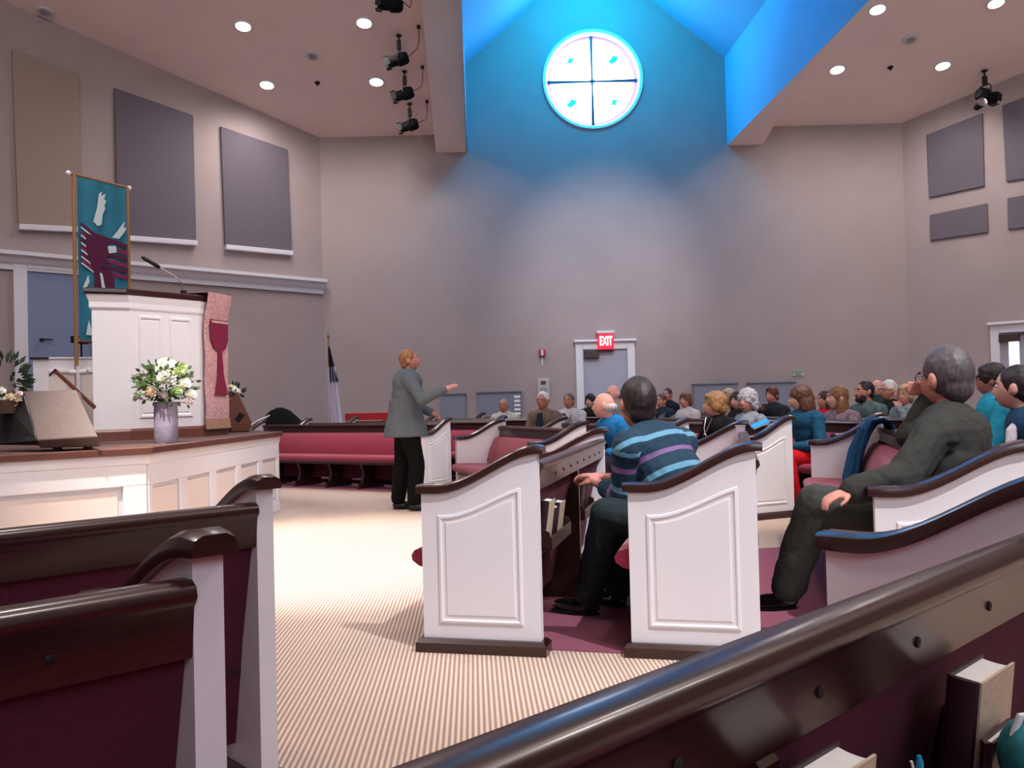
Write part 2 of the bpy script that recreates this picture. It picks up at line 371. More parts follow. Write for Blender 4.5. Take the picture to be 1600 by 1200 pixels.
wall_thing('acoustic_panel', [(1454, 336), (1543, 318), (1545, 363), (1455, 376)], PRW, NR, 0.04, M_GREY, 'low wide grey panel below the large right wall panel', 'wall panel', 'right wall acoustic panels')
wall_thing('acoustic_panel', [(1567, 165), (1690, 120), (1690, 268), (1573, 284)], PRW, NR, 0.04, M_GREY, 'upper grey panel cut by the right edge, behind spotlight', 'wall panel', 'right wall acoustic panels')
wall_thing('acoustic_panel', [(1575, 310), (1690, 290), (1690, 345), (1576, 359)], PRW, NR, 0.04, M_GREY, 'low grey panel cut by the right edge', 'wall panel', 'right wall acoustic panels')
# cornices on the left wall
TL = Vector((1, 1, 0)).normalized()
zt = PL(480, 436, PLW, NL).z
def cornice(name, s0, s1, prof):
    mb = MB(); mb.loft([[PLW + TL * s + NL * o_ + Vector((0, 0, z)) for o_, z in prof] for s in (s0, s1)])
    return struct(mb.build(name, M_TRIM, smooth=0))
cornice('trim_1', -12.0, -0.02, [(0, zt), (0.2, zt), (0.2, zt - 0.06), (0.13, zt - 0.09), (0.09, zt - 0.16), (0.05, zt - 0.2), (0.05, zt - 0.28), (0, zt - 0.28)])
# baseboards
for nm, a, b, n_ in (('baseboard_back', Vector((XL, YB, 0)), Vector((XR, YB, 0)), Vector((0, -1, 0))), ('baseboard_right', Vector((XR, YB, 0)), cr, NR), ('baseboard_left', cl, Vector((XL, YB, 0)), NL)):
    struct(slab([a, b, b + Vector((0, 0, 0.14)), a + Vector((0, 0, 0.14))], n_, 0.02).build(nm, M_TRIM, smooth=0))

# doors
def door(name, pts, n_, m, frame_w, closer=None, window=None, handle=None, cap=True):
    # pts: lower-left, lower-right on the floor line and height
    a, b, h = pts; u = (b - a).normalized(); W = (b - a).length; Z = Vector((0, 0, 1)); base = Vector((a.x, a.y, a.z))
    r = struct(thing(name, base, None, None))
    def rect(u0, u1, z0, z1, off, t): return slab([u * u0 + Z * z0 + n_ * off, u * u1 + Z * z0 + n_ * off, u * u1 + Z * z1 + n_ * off, u * u0 + Z * z1 + n_ * off], n_, t)
    rect(0, W, 0, h, 0.0, 0.02).build('door_leaf', m, r, smooth=0)
    rect(-frame_w, 0, 0, h + frame_w, 0, 0.06).build('door_jamb', M_TRIM, r, smooth=0, bevel=0.01)
    rect(W, W + frame_w, 0, h + frame_w, 0, 0.06).build('door_jamb', M_TRIM, r, smooth=0, bevel=0.01)
    rect(0, W, h, h + frame_w, 0, 0.06).build('door_head', M_TRIM, r, smooth=0, bevel=0.01)
    rect(-frame_w - .03, W + frame_w + .03, h + frame_w, h + frame_w + .05, 0, 0.12).build('door_cornice', M_TRIM, r, smooth=0, bevel=0.01)
    if closer:
        c0, c1 = closer
        b_ = rect(c0, c1, h - 0.17, h - 0.02, 0.02, 0.09).build('door_closer', mat('bronze', (58, 40, 42), 0.5), r, smooth=0, bevel=0.01)
        rect(c1, c1 + 0.3, h - 0.05, h - 0.02, 0.06, 0.02).build('closer_arm', MATS['bronze'], b_, smooth=0)
    if window:
        u0, u1, z0, z1 = window
        rect(u0, u1, z0, z1, 0.018, 0.008).build('door_window', mat('lit_door_glass', (255, 255, 255), 0.2, emit=(235, 255, 250), estr=1.6), r, smooth=0)
    if handle:
        uu, zz = handle
        p = u * uu + Z * zz
        hb = MB(); hb.capsule(p + n_ * 0.02, p + n_ * 0.09, 0.03, 0.02, 8); hb.capsule(p + n_ * 0.09, p + n_ * 0.09 + u * 0.14, 0.016, 0.013, 8)
        hb.build('door_handle', M_BLACK, r)
    return r
NB = Vector((0, -1, 0))
a = D(912, 600, YB); b = D(981, 600, YB); zd = D(945, 546, YB).z
door('door_1', (Vector((a.x, YB, 0)), Vector((b.x, YB, 0)), zd), NB, M_DOOR, 0.15, closer=(0.02, 0.32))
a = PL(1564, 560, PRW, NR); b = PL(1680, 560, PRW, NR); zd = PL(1564, 521, PRW, NR).z
t_ = (b - a).normalized(); wd = (Vector((b.x, b.y, 0)) - Vector((a.x, a.y, 0))).length
wu0 = (PL(1577, 545, PRW, NR) - a).dot(Vector((t_.x, t_.y, 0)).normalized()); wu1 = (PL(1593, 545, PRW, NR) - a).dot(Vector((t_.x, t_.y, 0)).normalized())
door('door_2', (Vector((a.x, a.y, 0)), Vector((b.x, b.y, 0)), zd), NR, M_DOOR, 0.16, closer=(0.0, 0.34), window=(wu0, wu1, 1.3, PL(1585, 532, PRW, NR).z))
PZ = 0.878
a = PL(42, 500, PLW, NL); b = PL(142, 500, PLW, NL); ztop = PL(90, 424, PLW, NL).z
hp = PL(64, 531, PLW, NL); uu = (hp - a).dot(TL)
door('door_3', (Vector((a.x, a.y, PZ)), Vector((b.x, b.y, PZ)), ztop - PZ), NL, M_DOORB, 0.2, handle=(uu, hp.z - PZ))

# low wall panels along the back wall
M_LOWP = mat('grey_vinyl', (118, 122, 138), 0.6)
def low_panel(x0, x1, y0, label, slats=False):
    a = D(x0, y0, YB); b = D(x1, y0, YB); z1 = D((x0 + x1) / 2, y0, YB).z
    r = thing('wall_unit', (a.x, YB, 0.25), label, 'wall unit', group='low grey units along the back wall')
    W = b.x - a.x; z0 = 0.25; H = z1 - z0
    MB().box(0, W, -0.06, 0, 0, H).build('case', M_LOWP, r, smooth=0, bevel=0.01)
    MB().box(-0.02, W + 0.02, -0.08, 0, H, H + 0.03).build('top_edge', mat('grey_metal', (92, 98, 112), 0.5), r, smooth=0, bevel=0.005)
    if slats:
        for k in range(9):
            z = H - 0.06 - k * 0.085
            MB().box(W - 0.14, W - 0.02, -0.085, -0.055, z - 0.05, z).build('slat', M_WHITE, r, smooth=0, bevel=0.004)
low_panel(688, 727, 617, 'grey low wall unit right behind the speaker')
low_panel(746, 814, 614, 'grey low wall unit with white slats at its right end', True)
low_panel(1083, 1151, 601, 'grey low wall unit behind the blonde woman in black')
low_panel(1168, 1242, 599, 'grey low wall unit behind the curly grey-haired woman')

# exit sign, alarm, control plate, little green plate
a = D(947, 533, YB - 0.2); t = thing('exit_sign', (a.x, YB, a.z), 'lit red EXIT sign over the back wall door', 'sign')
wv, hv = 0.16, 0.16
MB().box(-wv, wv, -0.16, -0.10, -hv, hv).build('sign_body', mat('exit_red', (200, 20, 50), 0.4, emit=(235, 30, 70), estr=0.9), t, smooth=0, bevel=0.01)
MB().box(-wv - .02, wv + .02, -0.18, 0.0, hv, hv + 0.05).build('sign_canopy', M_TRIM, t, smooth=0, bevel=0.01)
MB().box(-0.05, 0.05, -0.1, 0.0, -0.05, 0.1).build('sign_bracket', M_TRIM, t, smooth=0)
cu = bpy.data.curves.new('exit_text', 'FONT'); cu.body = 'EXIT'; cu.size = 0.2; cu.extrude = 0.004; cu.align_x = 'CENTER'; cu.align_y = 'CENTER'; cu.offset = 0.006
tmp = bpy.data.objects.new('tmp', cu); COL.objects.link(tmp); bpy.context.view_layer.update()
me = bpy.data.meshes.new_from_object(tmp.evaluated_get(bpy.context.evaluated_depsgraph_get())); bpy.data.objects.remove(tmp)
me.transform(Matrix.Translation((0, -0.165, 0)) @ Matrix.Rotation(R_(90), 4, 'X') @ Matrix.Diagonal((0.62, 1.25, 1, 1)))
me.materials.clear(); me.materials.append(mat('exit_letters', (255, 235, 220), 0.4, emit=(255, 225, 205), estr=2.2))
o = bpy.data.objects.new('lettering', me); COL.objects.link(o); o.parent = t
a = D(847, 552, YB); t = thing('fire_alarm', (a.x, YB, a.z), 'small red fire alarm strobe left of the exit door', 'alarm')
MB().box(-0.065, 0.065, -0.06, 0, -0.075, 0.075).build('housing', mat('alarm_red', (150, 24, 40), 0.5), t, smooth=0, bevel=0.01)
MB().box(-0.025, 0.025, -0.085, -0.055, -0.05, 0.06).build('strobe_lens', mat('clear_plastic', (200, 190, 195), 0.2), t, smooth=0, bevel=0.008)
MB().box(-0.012, 0.012, -0.02, 0, -0.24, -0.075).build('conduit', M_TRIM, t, smooth=0)
a = D(849, 607, YB); t = thing('control_panel', (a.x, YB, a.z), 'beige wall control box with dark display by exit door', 'control panel')
MB().box(-0.12, 0.12, -0.05, 0, -0.2, 0.2).build('case', mat('beige_plastic', (176, 166, 160), 0.5), t, smooth=0, bevel=0.012)
MB().box(-0.05, 0.05, -0.058, -0.045, 0.08, 0.15).build('display', mat('display_dark', (60, 60, 72), 0.2), t, smooth=0)
MB().box(-0.07, 0.07, -0.06, -0.045, -0.1, 0.02).build('cover', mat('grey_plastic', (140, 134, 136), 0.5), t, smooth=0, bevel=0.004)
a = D(1247, 583, YB); t = thing('wall_plate', (a.x, YB, a.z), 'small pale green plate on back wall above the women', 'plate')
MB().box(-0.12, 0.12, -0.02, 0, -0.06, 0.06).build('plate', mat('pale_green', (150, 168, 150), 0.6), t, smooth=0, bevel=0.006)
MB().box(-0.05, 0.05, -0.035, -0.015, -0.03, 0.03).build('button', mat('green_dark', (110, 140, 118), 0.6), t, smooth=0, bevel=0.006)
MB().box(-0.1, 0.1, -0.032, -0.018, 0.04, 0.048).build('rim', MATS['green_dark'], t, smooth=0)

# theatre spotlights hung from the ceiling
def stage_light(base, tilt, yaw, label, cable=None, s=1.0):
    t = thing('stage_spotlight', base, label, 'spotlight', group='theatre spotlights hung from the ceiling')
    hang = 0.30 * s
    MB().tube([(0, 0, 0), (0, 0, -hang * 0.5)], 0.02 * s, 8).build('stem', M_BLACK, t)
    MB().box(-0.045 * s, 0.045 * s, -0.03 * s, 0.03 * s, -hang - 0.01, -hang * 0.4).build('clamp', M_BLACK, t, bevel=0.006)
    MB().lathe([(0.001, 0), (0.06 * s, 0), (0.06 * s, -0.02), (0.001, -0.02)], n=14).build('flange', M_BLACK, t)
    rz = Matrix.Rotation(yaw, 4, 'Z'); hz = -hang - 0.22 * s
    yk = MB(); yk.tube([rz @ Vector(p) for p in ((-0.02 * s, -0.16 * s, hz), (-0.02 * s, -0.16 * s, hz + 0.16 * s), (0, -0.1 * s, hz + 0.21 * s), (0, 0, hz + 0.22 * s), (0, 0.1 * s, hz + 0.21 * s), (-0.02 * s, 0.16 * s, hz + 0.16 * s), (-0.02 * s, 0.16 * s, hz))], 0.014 * s, 6)
    yk.build('yoke', M_BLACK, t)
    M = Matrix.Translation((0, 0, hz)) @ rz @ Matrix.Rotation(tilt, 4, 'Y')
    c = MB(); c.lathe([(0.001, -0.2), (0.09, -0.2), (0.13, -0.15), (0.14, -0.05), (0.14, 0.03), (0.115, 0.05), (0.11, 0.2), (0.125, 0.21), (0.125, 0.25), (0.10, 0.25), (0.095, 0.1), (0.001, 0.09)], n=20)
    c.v = [tuple(M @ (Vector(p) * s)) for p in c.v]; can = c.build('lamp_can', mat('can_black', (10, 10, 16), 0.7, spec=0.15), t)
    for k in range(4):
        M2 = M @ Matrix.Rotation(R_(90 * k), 4, 'Z')
        d = MB(); d.box(-0.08, 0.08, 0.118, 0.128, 0.2, 0.31); d.v = [tuple(M2 @ (Vector(p) * s)) for p in d.v]; d.build('barn_door', M_BLACK, can, smooth=0)
    if cable is not None:
        c0 = Vector(cable) - Vector(base)
        cb = MB(); cb.tube([c0, c0 + Vector((0, 0, -0.25)), c0 * 0.85 + Vector((0.02, 0, -0.36)) , Vector((0.16, 0, hz + 0.05))], 0.007, 5); cb.build('cable', M_BLACK, t)
        cb2 = MB(); cb2.lathe([(0.001, 0), (0.03, 0), (0.03, -0.05), (0.001, -0.05)], c=c0, n=8); cb2.build('cable_socket', M_BLACK, t)
    return t
sl = [((612, -34), (642, -22), 'left stage spotlight nearest the camera, cut by top edge', -58), ((623, 55), (654, 40), 'left stage spotlight, second from the top of the row', -80), ((632, 111), (660, 103), 'left stage spotlight, third from the top of the row', -80), ((640, 162), (667, 157), 'left stage spotlight, lowest and farthest of the row', -80)]
for (pc, pk, lab, tl) in sl:
    b = PL(pc[0], pc[1], CP, CN); k = PL(pk[0], pk[1], CP, CN)
    stage_light(b, R_(tl) - R_(25), R_(0), lab, k, 0.8)
b = PL(1538, 110, CP, CN)
stage_light(b + Vector((0, 0, 0)), R_(100), R_(20), 'right ceiling spotlight hanging before the right wall panels', None, 0.9)
t = thing('stage_spotlight', D(1530, 164, b.y - 0.35), 'small right spotlight facing the camera beside the larger one', 'spotlight', group='theatre spotlights hung from the ceiling')
Mx = Matrix.Rotation(R_(80), 4, 'X')
MB().lathe([(0.001, -0.1), (0.06, -0.09), (0.075, 0), (0.075, 0.1), (0.06, 0.1), (0.055, 0.02), (0.001, 0.01)], n=16, M=Mx).build('lamp_can', MATS['can_black'], t)
MB().tube([(0.0, 0.03, 0.05), (0.09, 0.05, 0.16), (0.2, 0.1, 0.2)], 0.012, 6).build('arm', M_BLACK, t)
MB().lathe([(0.055, 0.09), (0.08, 0.1), (0.08, 0.12), (0.055, 0.11)], n=16, M=Mx).build('lens_ring', M_CHROME, t)
# ================================================================ pews
PW = 0.565                                   # depth of an end panel
def ptop(v):                                 # top line of an end panel
    t = min(max((v - 0.0) / (PW * 0.86), 0), 1); t = t ** 0.92
    return 0.924 - 0.182 * (t * t * (3 - 2 * t))
def end_outline(i=0.0, n=14):
    v0, v1 = i, PW - i
    top = [(v0 + (v1 - v0) * k / n, ptop(v0 + (v1 - v0) * k / n) - i * 1.05 - (.02 + .035 * (1 - k / n) if i > .05 else 0)) for k in range(n + 1)]
    return [(v1, 0.05 + i), (v0, 0.05 + i)] + top
_pewcache = {}
def end_parts():
    if _pewcache: return _pewcache
    th = 0.055
    def P3(poly, a): return [(a, v, z) for v, z in poly]
    m = MB(); m.loft([P3(end_outline(), -th / 2), P3(end_outline(), th / 2)]); _pewcache['end_panel'] = m
    cap = MB(); rings = []; N = 16
    vs = [-0.03 + (PW + 0.055) * k / N for k in range(N + 1)]
    sec = [(-.048, .0), (-.05, .018), (-.044, .034), (-.025, .044), (.025, .044), (.044, .034), (.05, .018), (.048, .0)]
    for k, v in enumerate(vs):
        z = ptop(min(max(v, 0), PW)) + (0.0 if v >= 0 else -0.004); sc_ = 0.82 if k in (0, N) else 1.0
        rings.append([(a * sc_, v, z - 0.004 + b * sc_ + (0 if sc_ == 1 else 0.004)) for a, b in sec])
    cap.loft(rings); _pewcache['cap'] = cap
    pl = MB(); pl.box(-.065, .065, -.03, PW + .03, 0, .045); pl.loft([[(-.065, -.03, .045), (.065, -.03, .045), (.065, PW + .03, .045), (-.065, PW + .03, .045)], [(-.048, -.014, .062), (.048, -.014, .062), (.048, PW + .014, .062), (-.048, PW + .014, .062)]]); _pewcache['plinth'] = pl
    # raised and fielded panel with its moulding, standing on +a face
    o0 = [(th / 2 + h, end_outline(i)) for i, h in ((0.078, -0.004), (0.084, 0.007), (0.094, 0.009), (0.102, 0.002), (0.112, 0.001), (0.122, 0.006))]
    rp = MB(); rp.loft([P3(poly, a) for a, poly in o0]); _pewcache['raised_panel'] = rp
    return _pewcache
def add_end(root, a, sgn, ez=1.0):
    c = end_parts()
    if 'me' not in c:
        c['me'] = {}
        for k, mm in (('end_panel', M_WHITE), ('cap', M_WOOD), ('plinth', M_WOOD), ('raised_panel', M_WHITE)):
            tmp = c[k].build(k, mm, None, smooth=0 if k in ('raised_panel', 'end_panel', 'plinth') else 40, bevel=0); c['me'][k] = tmp.data; bpy.data.objects.remove(tmp)
    M = Matrix.Translation((a, 0, 0))
    if sgn < 0: M = M @ Matrix.Diagonal((-1, 1, 1, 1))
    M = M @ Matrix.Diagonal((1, 1, ez, 1))
    ep = bpy.data.objects.new('end_panel', c['me']['end_panel']); COL.objects.link(ep); ep.parent = root; ep.matrix_local = M
    for k in ('cap', 'plinth', 'raised_panel'):
        o = bpy.data.objects.new(k, c['me'][k]); COL.objects.link(o); o.parent = ep
    return ep
PEWS = {}
def make_pew(key, P0, th, L, label, ends=(1, 1), plugs=0, rack=(), rz_=0.0, ez=1.0, supports=1, group=None):
    th = R_(th); rz = math.pi / 2 - th
    r = thing('church_pew', Vector((P0[0], P0[1], 0)), label, 'pew', rz, group)
    PEWS[key] = (Vector((P0[0], P0[1], 0)), Vector((math.sin(th), math.cos(th), 0)), Vector((-math.cos(th), math.sin(th), 0)), L, r)
    a0, a1 = 0.055, L - 0.055
    def ext(poly, x0=a0, x1=a1): return [[(x0, v, z) for v, z in poly], [(x1, v, z) for v, z in poly]]
    # seat cushion with rolled front
    seat = [(0.17, 0.375), (0.55, 0.375), (0.60, 0.385), (0.635, 0.41), (0.64, 0.435), (0.625, 0.46), (0.58, 0.474), (0.4, 0.468), (0.17, 0.455)]
    MB().loft(ext(seat)).build('seat', M_RED, r, smooth=50)
    MB().loft(ext([(0.12, 0.345), (0.56, 0.345), (0.56, 0.377), (0.12, 0.377)])).build('seat_board', M_WOOD, r, smooth=0)
    pad = [(.135, .44), (.2, .44), (.205, .5), (.17, .62), (.125, .71), (.09, .75), (.06, .757), (.05, .74)]
    MB().loft(ext(pad)).build('back_cushion', M_RED, r, smooth=50)
    bk = [(.165, .12), (.19, .12), (.13, .45), (.05, .77), (.028, .77), (.105, .45)]
    MB().loft(ext(bk)).build('back_panel', M_REDB, r, smooth=30)
    rail = [(0.006, 0.772), (0.046, 0.772), (0.034, 0.858), (0.05, 0.862), (0.06, 0.876), (0.055, 0.893), (0.035, 0.904), (0.0, 0.904), (-0.016, 0.895), (-0.02, 0.878), (-0.012, 0.866), (-0.006, 0.86)]
    rail = [(v, z - 0.024) for v, z in rail]
    rl = MB().loft(ext(rail)).build('back_rail', M_WOOD, r, smooth=50)
    for e_, a_, s_ in ((ends[0], 0.0275, -1), (ends[1], L - 0.0275, 1)):
        if e_:
            add_end(r, a_, s_, ez)
    for k in range(supports):
        a = L * (k + 1) / (supports + 1)
        sp = [(0.0, 0.0), (0.52, 0.0), (0.52, 0.06), (0.44, 0.09), (0.40, 0.22), (0.46, 0.345), (0.17, 0.345), (0.05, 0.75), (0.03, 0.77), (0.0, 0.74)]
        MB().prism([(a - 0.02, v, z) for v, z in sp], (0.04, 0, 0)).build('support', M_WOOD, r, smooth=0)
    for k in range(plugs):
        a = L - 0.28 - k * (L - 0.5) / max(plugs, 1)
        mb = MB(); mb.lathe([(0.001, 0), (0.008, 0), (0.008, 0.007), (0.001, 0.009)], n=10, M=Matrix.Translation((a, 0.004, 0.795)) @ Matrix.Rotation(R_(90), 4, 'X'))
        mb.build('screw_plug', M_BLACK, rl)
    for (a, b) in rack:
        mb = MB(); mb.box(a, b, 0.0 - rz_ * .7, 0.14, 0.435 + rz_, 0.45 + rz_)
        rk = mb.build('book_rack', M_WOOD, r, smooth=0, bevel=0.003)
        m2 = MB(); m2.box(a, b, -0.012 - rz_ * .7, 0.0 - rz_ * .7, 0.435 + rz_, 0.50 + rz_); m2.build('rack_lip', M_WOOD, rk, smooth=0, bevel=0.003)
        for e in (a, b - 0.012):
            m3 = MB(); m3.prism([(e, -0.01 - rz_ * .7, 0.44 + rz_), (e, 0.14, 0.44 + rz_), (e, 0.12, 0.58 + rz_), (e, 0.0 - rz_ * .7, 0.52 + rz_)], (0.012, 0, 0)); m3.build('rack_side', M_WOOD, rk, smooth=0)
    return r
def rear_of(key, a, v, z):
    p, l, f, L, r = PEWS[key]; return p + l * a + f * v + Vector((0, 0, z))
def from_far(far, th, L): return (far[0] - L * math.sin(R_(th)), far[1] - L * math.cos(R_(th)))
make_pew('R0', from_far((1.231, 1.926), 46.5, 2.6), 46.5, 2.6, 'nearest pew, its dark glossy back rail crossing the lower right foreground', plugs=7, rack=((1.22, 1.55), (1.62, 1.98)), rz_=.065, ez=1.035, supports=1)
make_pew('L1', from_far((-0.508, 1.535), 46.5, 3.0), 46.5, 3.0, 'dark pew back at lower left corner, nearest of the left pair', plugs=5)
make_pew('L2', from_far((-0.738, 2.70), 46.5, 3.3), 46.5, 3.3, 'dark-backed left pew just in front of the white platform', plugs=5)
make_pew('A', (0.105, 4.06), 13.5, 2.35, 'empty front-row white-ended pew with hymnals in its back rack', rack=((0.25, 0.80), (1.3, 1.75)), plugs=8)
make_pew('B', (1.06, 3.88), 14, 3.35, 'white-ended pew where the man in the striped sweater sits', rack=((0.4, 0.9), (1.9, 2.5)), supports=2)
make_pew('C', (2.01, 3.46), 15, 3.85, 'white-ended pew where the man in the dark suit sits', supports=2)
make_pew('D', (2.97, 3.25), 15.5, 4.1, 'pew behind the suited man, mostly hidden at the right edge', supports=2)
EG = 'pews of the far middle section'
for k, (x, y, L, lab) in enumerate([(0.69, 8.35, 2.05, 'short far pew with sunlit white end and open red back, front row'), (1.67, 8.4, 2.6, 'second-row far pew hidden behind the striped sweater man'),
        (2.65, 8.4, 3.3, 'far pew with tall white end panel right of striped sweater man'), (3.55, 8.5, 4.0, 'far pew where the woman in denim jacket sits'),
        (4.45, 8.5, 4.8, 'far pew where the long-haired woman in patterned jacket sits'), (5.35, 8.5, 6.3, 'far pew where the bearded man in plaid sits'),
        (6.27, 8.5, 7.9, 'far pew where the white-haired man in dark sweater sits'), (7.2, 8.5, 4.6, 'rearmost far pew, below the right part of the back wall')]):
    make_pew('E%d' % (k + 1), (x, y), -24, L, lab, supports=1, group=EG)
GG = 'pews beyond the platform, facing the camera'
for k, (x, y, L, ns, lab) in enumerate([(-0.84, 11.85, 3.6, 5, 'long empty red front pew beyond the preacher, facing the camera'), (-0.1, 12.35, 3.8, 3, 'second red pew beyond the preacher, behind the long front one'),
        (0.75, 12.9, 4.05, 2, 'third-row far pew where the white-haired man with glasses sits'), (1.6, 13.5, 3.5, 2, 'fourth-row far pew where the man in grey-green vest sits'), (2.5, 14.1, 3.6, 2, 'rearmost facing pew just below the exit door')]):
    make_pew('G%d' % (k + 1), (x, y), -58, L, lab, supports=ns, group=GG)
# maroon carpet under the seating blocks
def carpet_patch(keys, name, d0=-0.35, d1=0.8, in0=0.1, in1=0.0):
    ps = []
    p, l, f, L, r = PEWS[keys[0]]; q, l2, f2, L2, r2 = PEWS[keys[-1]]
    pts = [p + l * in0 + f * d1, p + l * (L - in1) + f * d1, q + l2 * (L2 - in1) + f2 * d0, q + l2 * in0 + f2 * d0]
    mb = MB(); mb.prism([(a.x, a.y, 0.0) for a in pts], (0, 0, 0.006)); o = mb.build(name, M_CARPET_RED, smooth=0); o['kind'] = 'structure'
carpet_patch(['A', 'D'], 'floor_carpet_middle', d1=0.35)
carpet_patch(['E1', 'E8'], 'floor_carpet_far', d1=0.35)
carpet_patch(['G1', 'G5'], 'floor_carpet_back', d1=0.6)
carpet_patch(['R0', 'R0'], 'floor_carpet_near', d0=-1.2, d1=0.1)
carpet_patch(['L2', 'L1'], 'floor_carpet_left', d1=0.3, d0=-0.5)

# hymnals, cards and pens in the racks
def book(key, a, v, z, tilt, label, h=0.215, wd=0.145, t=0.042, lean=0.0, cover=M_BOOK, rear=None):
    p, l, f, L, r = PEWS[key]
    # local frame: x = along pew (width of book), y = facing, z up; the book stands with its back to the pew
    M = Matrix.Translation(rear_of(key, a, v, z)) @ Matrix((( l.x, f.x, 0, 0), (l.y, f.y, 0, 0), (0, 0, 1, 0), (0, 0, 0, 1))) @ Matrix.Rotation(R_(lean), 4, 'Y') @ Matrix.Rotation(R_(tilt), 4, 'X')
    t_ = thing('hymn_book', M.translation, label, 'book', group='hymn books in the pew racks'); t_.matrix_world = M
    c = 0.004
    # spine at -y (toward the sitter behind); covers are the faces across x... pages open to top
    MB().box(-wd / 2, wd / 2, 0, c, 0, h).build('cover', rear or cover, t_, smooth=0)
    MB().box(-wd / 2, wd / 2, t - c, t, 0, h).build('cover', cover, t_, smooth=0)
    sp = MB(); sp.loft([[(-wd / 2 + .004, 0, z_), (-wd / 2 - .004, 0.006, z_), (-wd / 2 - .008, t / 2, z_), (-wd / 2 - .004, t - .006, z_), (-wd / 2 + .004, t, z_)] for z_ in (0, h)]); sp.build('spine', cover, t_)
    pg = MB(); n = 7
    ring = lambda z_: [(wd / 2 - .006 - 0.004 * math.sin(math.pi * k / (n - 1)), c + (t - 2 * c) * k / (n - 1), z_) for k in range(n)] + [(-wd / 2 + .004, t - c, z_), (-wd / 2 + .004, c, z_)]
    pg.loft([ring(0.004), ring(h - 0.006)]); pg.build('pages', M_PAPER, t_)
    return t_
def pen(key, a, v, z, label, m):
    p = rear_of(key, a, v, z); t = thing('pen', p, label, 'pen')
    MB().tube([(0, 0, -0.1), (0, 0, 0.02), (0.004, 0, 0.035), (0.005, 0, 0.045)], [0.0055, 0.0055, 0.0055, 0.003], 10).build('barrel', m, t)
    MB().box(-0.009, -0.0055, -0.002, 0.002, 0.0, 0.04).build('clip', M_PAPER, t, smooth=0)
    t.rotation_euler = (R_(8), R_(-14), 0)
# ================================================================ chancel platform
b_ = Vector((-2.78, 6.67)); c_ = Vector((-2.65, 9.9)); d1 = Vector((-0.75, -0.66)).normalized(); a_ = b_ + d1 * 6.0
poly = [a_, b_, c_, Vector((-4.6, 13.4)), Vector((-6.6, 14.3)), Vector((-11.5, 9.6)), Vector((-11.0, 3.5))]
pf = struct(thing('trim_platform', (b_.x, b_.y, 0), None, None)); og = (b_.x, b_.y, 0)
MB().prism([(p.x, p.y, 0.0) for p in poly], (0, 0, PZ - 0.03)).build('platform_body', M_TRIM, pf, smooth=0, org=og)
M_STAGE = mat('stage_carpet', (84, 56, 52), 0.9, var=0.15, scale=60)
n_ = []
MB().prism([(p.x, p.y, PZ - 0.03) for p in poly], (0, 0, 0.03)).build('platform_top', M_STAGE, pf, smooth=0, org=og)
def out_n(p, q):
    t = (q - p).normalized(); return Vector((t.y, -t.x))
for p, q, in ((a_, b_), (b_, c_)):
    n2 = out_n(p, q); t2 = (q - p).normalized()
    def edge_box(u0, u1, z0, z1, o0, o1, name, m, bev=0.006):
        MB().prism([(*(p + t2 * u0 + n2 * o0), z0), (*(p + t2 * u1 + n2 * o0), z0), (*(p + t2 * u1 + n2 * o1), z0), (*(p + t2 * u0 + n2 * o1), z0)], (0, 0, z1 - z0)).build(name, m, pf, smooth=0, bevel=bev, org=og)
    L = (q - p).length
    edge_box(0, L + 0.04, PZ - 0.045, PZ + 0.005, -0.02, 0.06, 'wood_nosing', mat('nosing_wood', (92, 56, 48), 0.4, var=.2, scale=6))
    edge_box(0, L + 0.02, PZ - 0.12, PZ - 0.045, 0, 0.03, 'top_moulding', M_WHITE)
    edge_box(0, L, 0.0, 0.12, 0, 0.025, 'base_rail', M_WHITE)
    edge_box(0, L, 0.60, PZ - 0.12, 0, 0.025, 'top_rail', M_WHITE)
    if q is b_:
        st = [(L - 0.17, L), (L - 1.52, L - 1.40), (L - 2.82, L - 2.7), (L - 4.1, L - 3.98)]
    else:
        w = L / 5.0; st = [(max(0, w * k - 0.07), min(L, w * k + 0.07)) for k in range(6)]
    for u0, u1 in st: edge_box(u0, u1, 0.12, 0.60, 0, 0.025, 'stile', M_WHITE)
    for (u0, u1), (u2, u3) in zip(sorted(st)[:-1], sorted(st)[1:]):
        edge_box(u1 + 0.035, u2 - 0.035, 0.155, 0.565, 0, 0.008, 'inset_panel', M_WHITE2, 0.004)
# right end return
# ---------------------------------------------------------------- pulpit
fp = [Vector((-3.92, 8.25)), Vector((-3.62, 8.4)), Vector((-3.18, 9.0)), Vector((-3.06, 9.42)), Vector((-3.35, 9.9)), Vector((-3.95, 9.7)), Vector((-4.12, 9.0))]
cen = sum(fp, Vector((0, 0))) / len(fp)
pu = thing('pulpit', (cen.x, cen.y, PZ), 'white panelled pulpit with dark wood top on the platform', 'pulpit'); og = (cen.x, cen.y, PZ)
def ringp(k, z): return [(*(cen + (p - cen) * k), z) for p in fp]
MB().loft([ringp(1, PZ + 0.1), ringp(1, PZ + 1.36)]).build('body', M_WHITE, pu, smooth=0, bevel=0.008, org=og)
MB().loft([ringp(1.05, PZ), ringp(1.05, PZ + 0.085), ringp(1.01, PZ + 0.11)]).build('base', M_WOOD2, pu, smooth=0, org=og)
MB().loft([ringp(1.01, PZ + 1.24), ringp(1.03, PZ + 1.26), ringp(1.03, PZ + 1.31), ringp(1.07, PZ + 1.38)]).build('crown_moulding', M_WHITE, pu, smooth=0, org=og)
MB().loft([ringp(1.08, PZ + 1.38), ringp(1.1, PZ + 1.40), ringp(1.1, PZ + 1.43), ringp(1.07, PZ + 1.44)]).build('top', M_WOOD, pu, smooth=0, org=og)
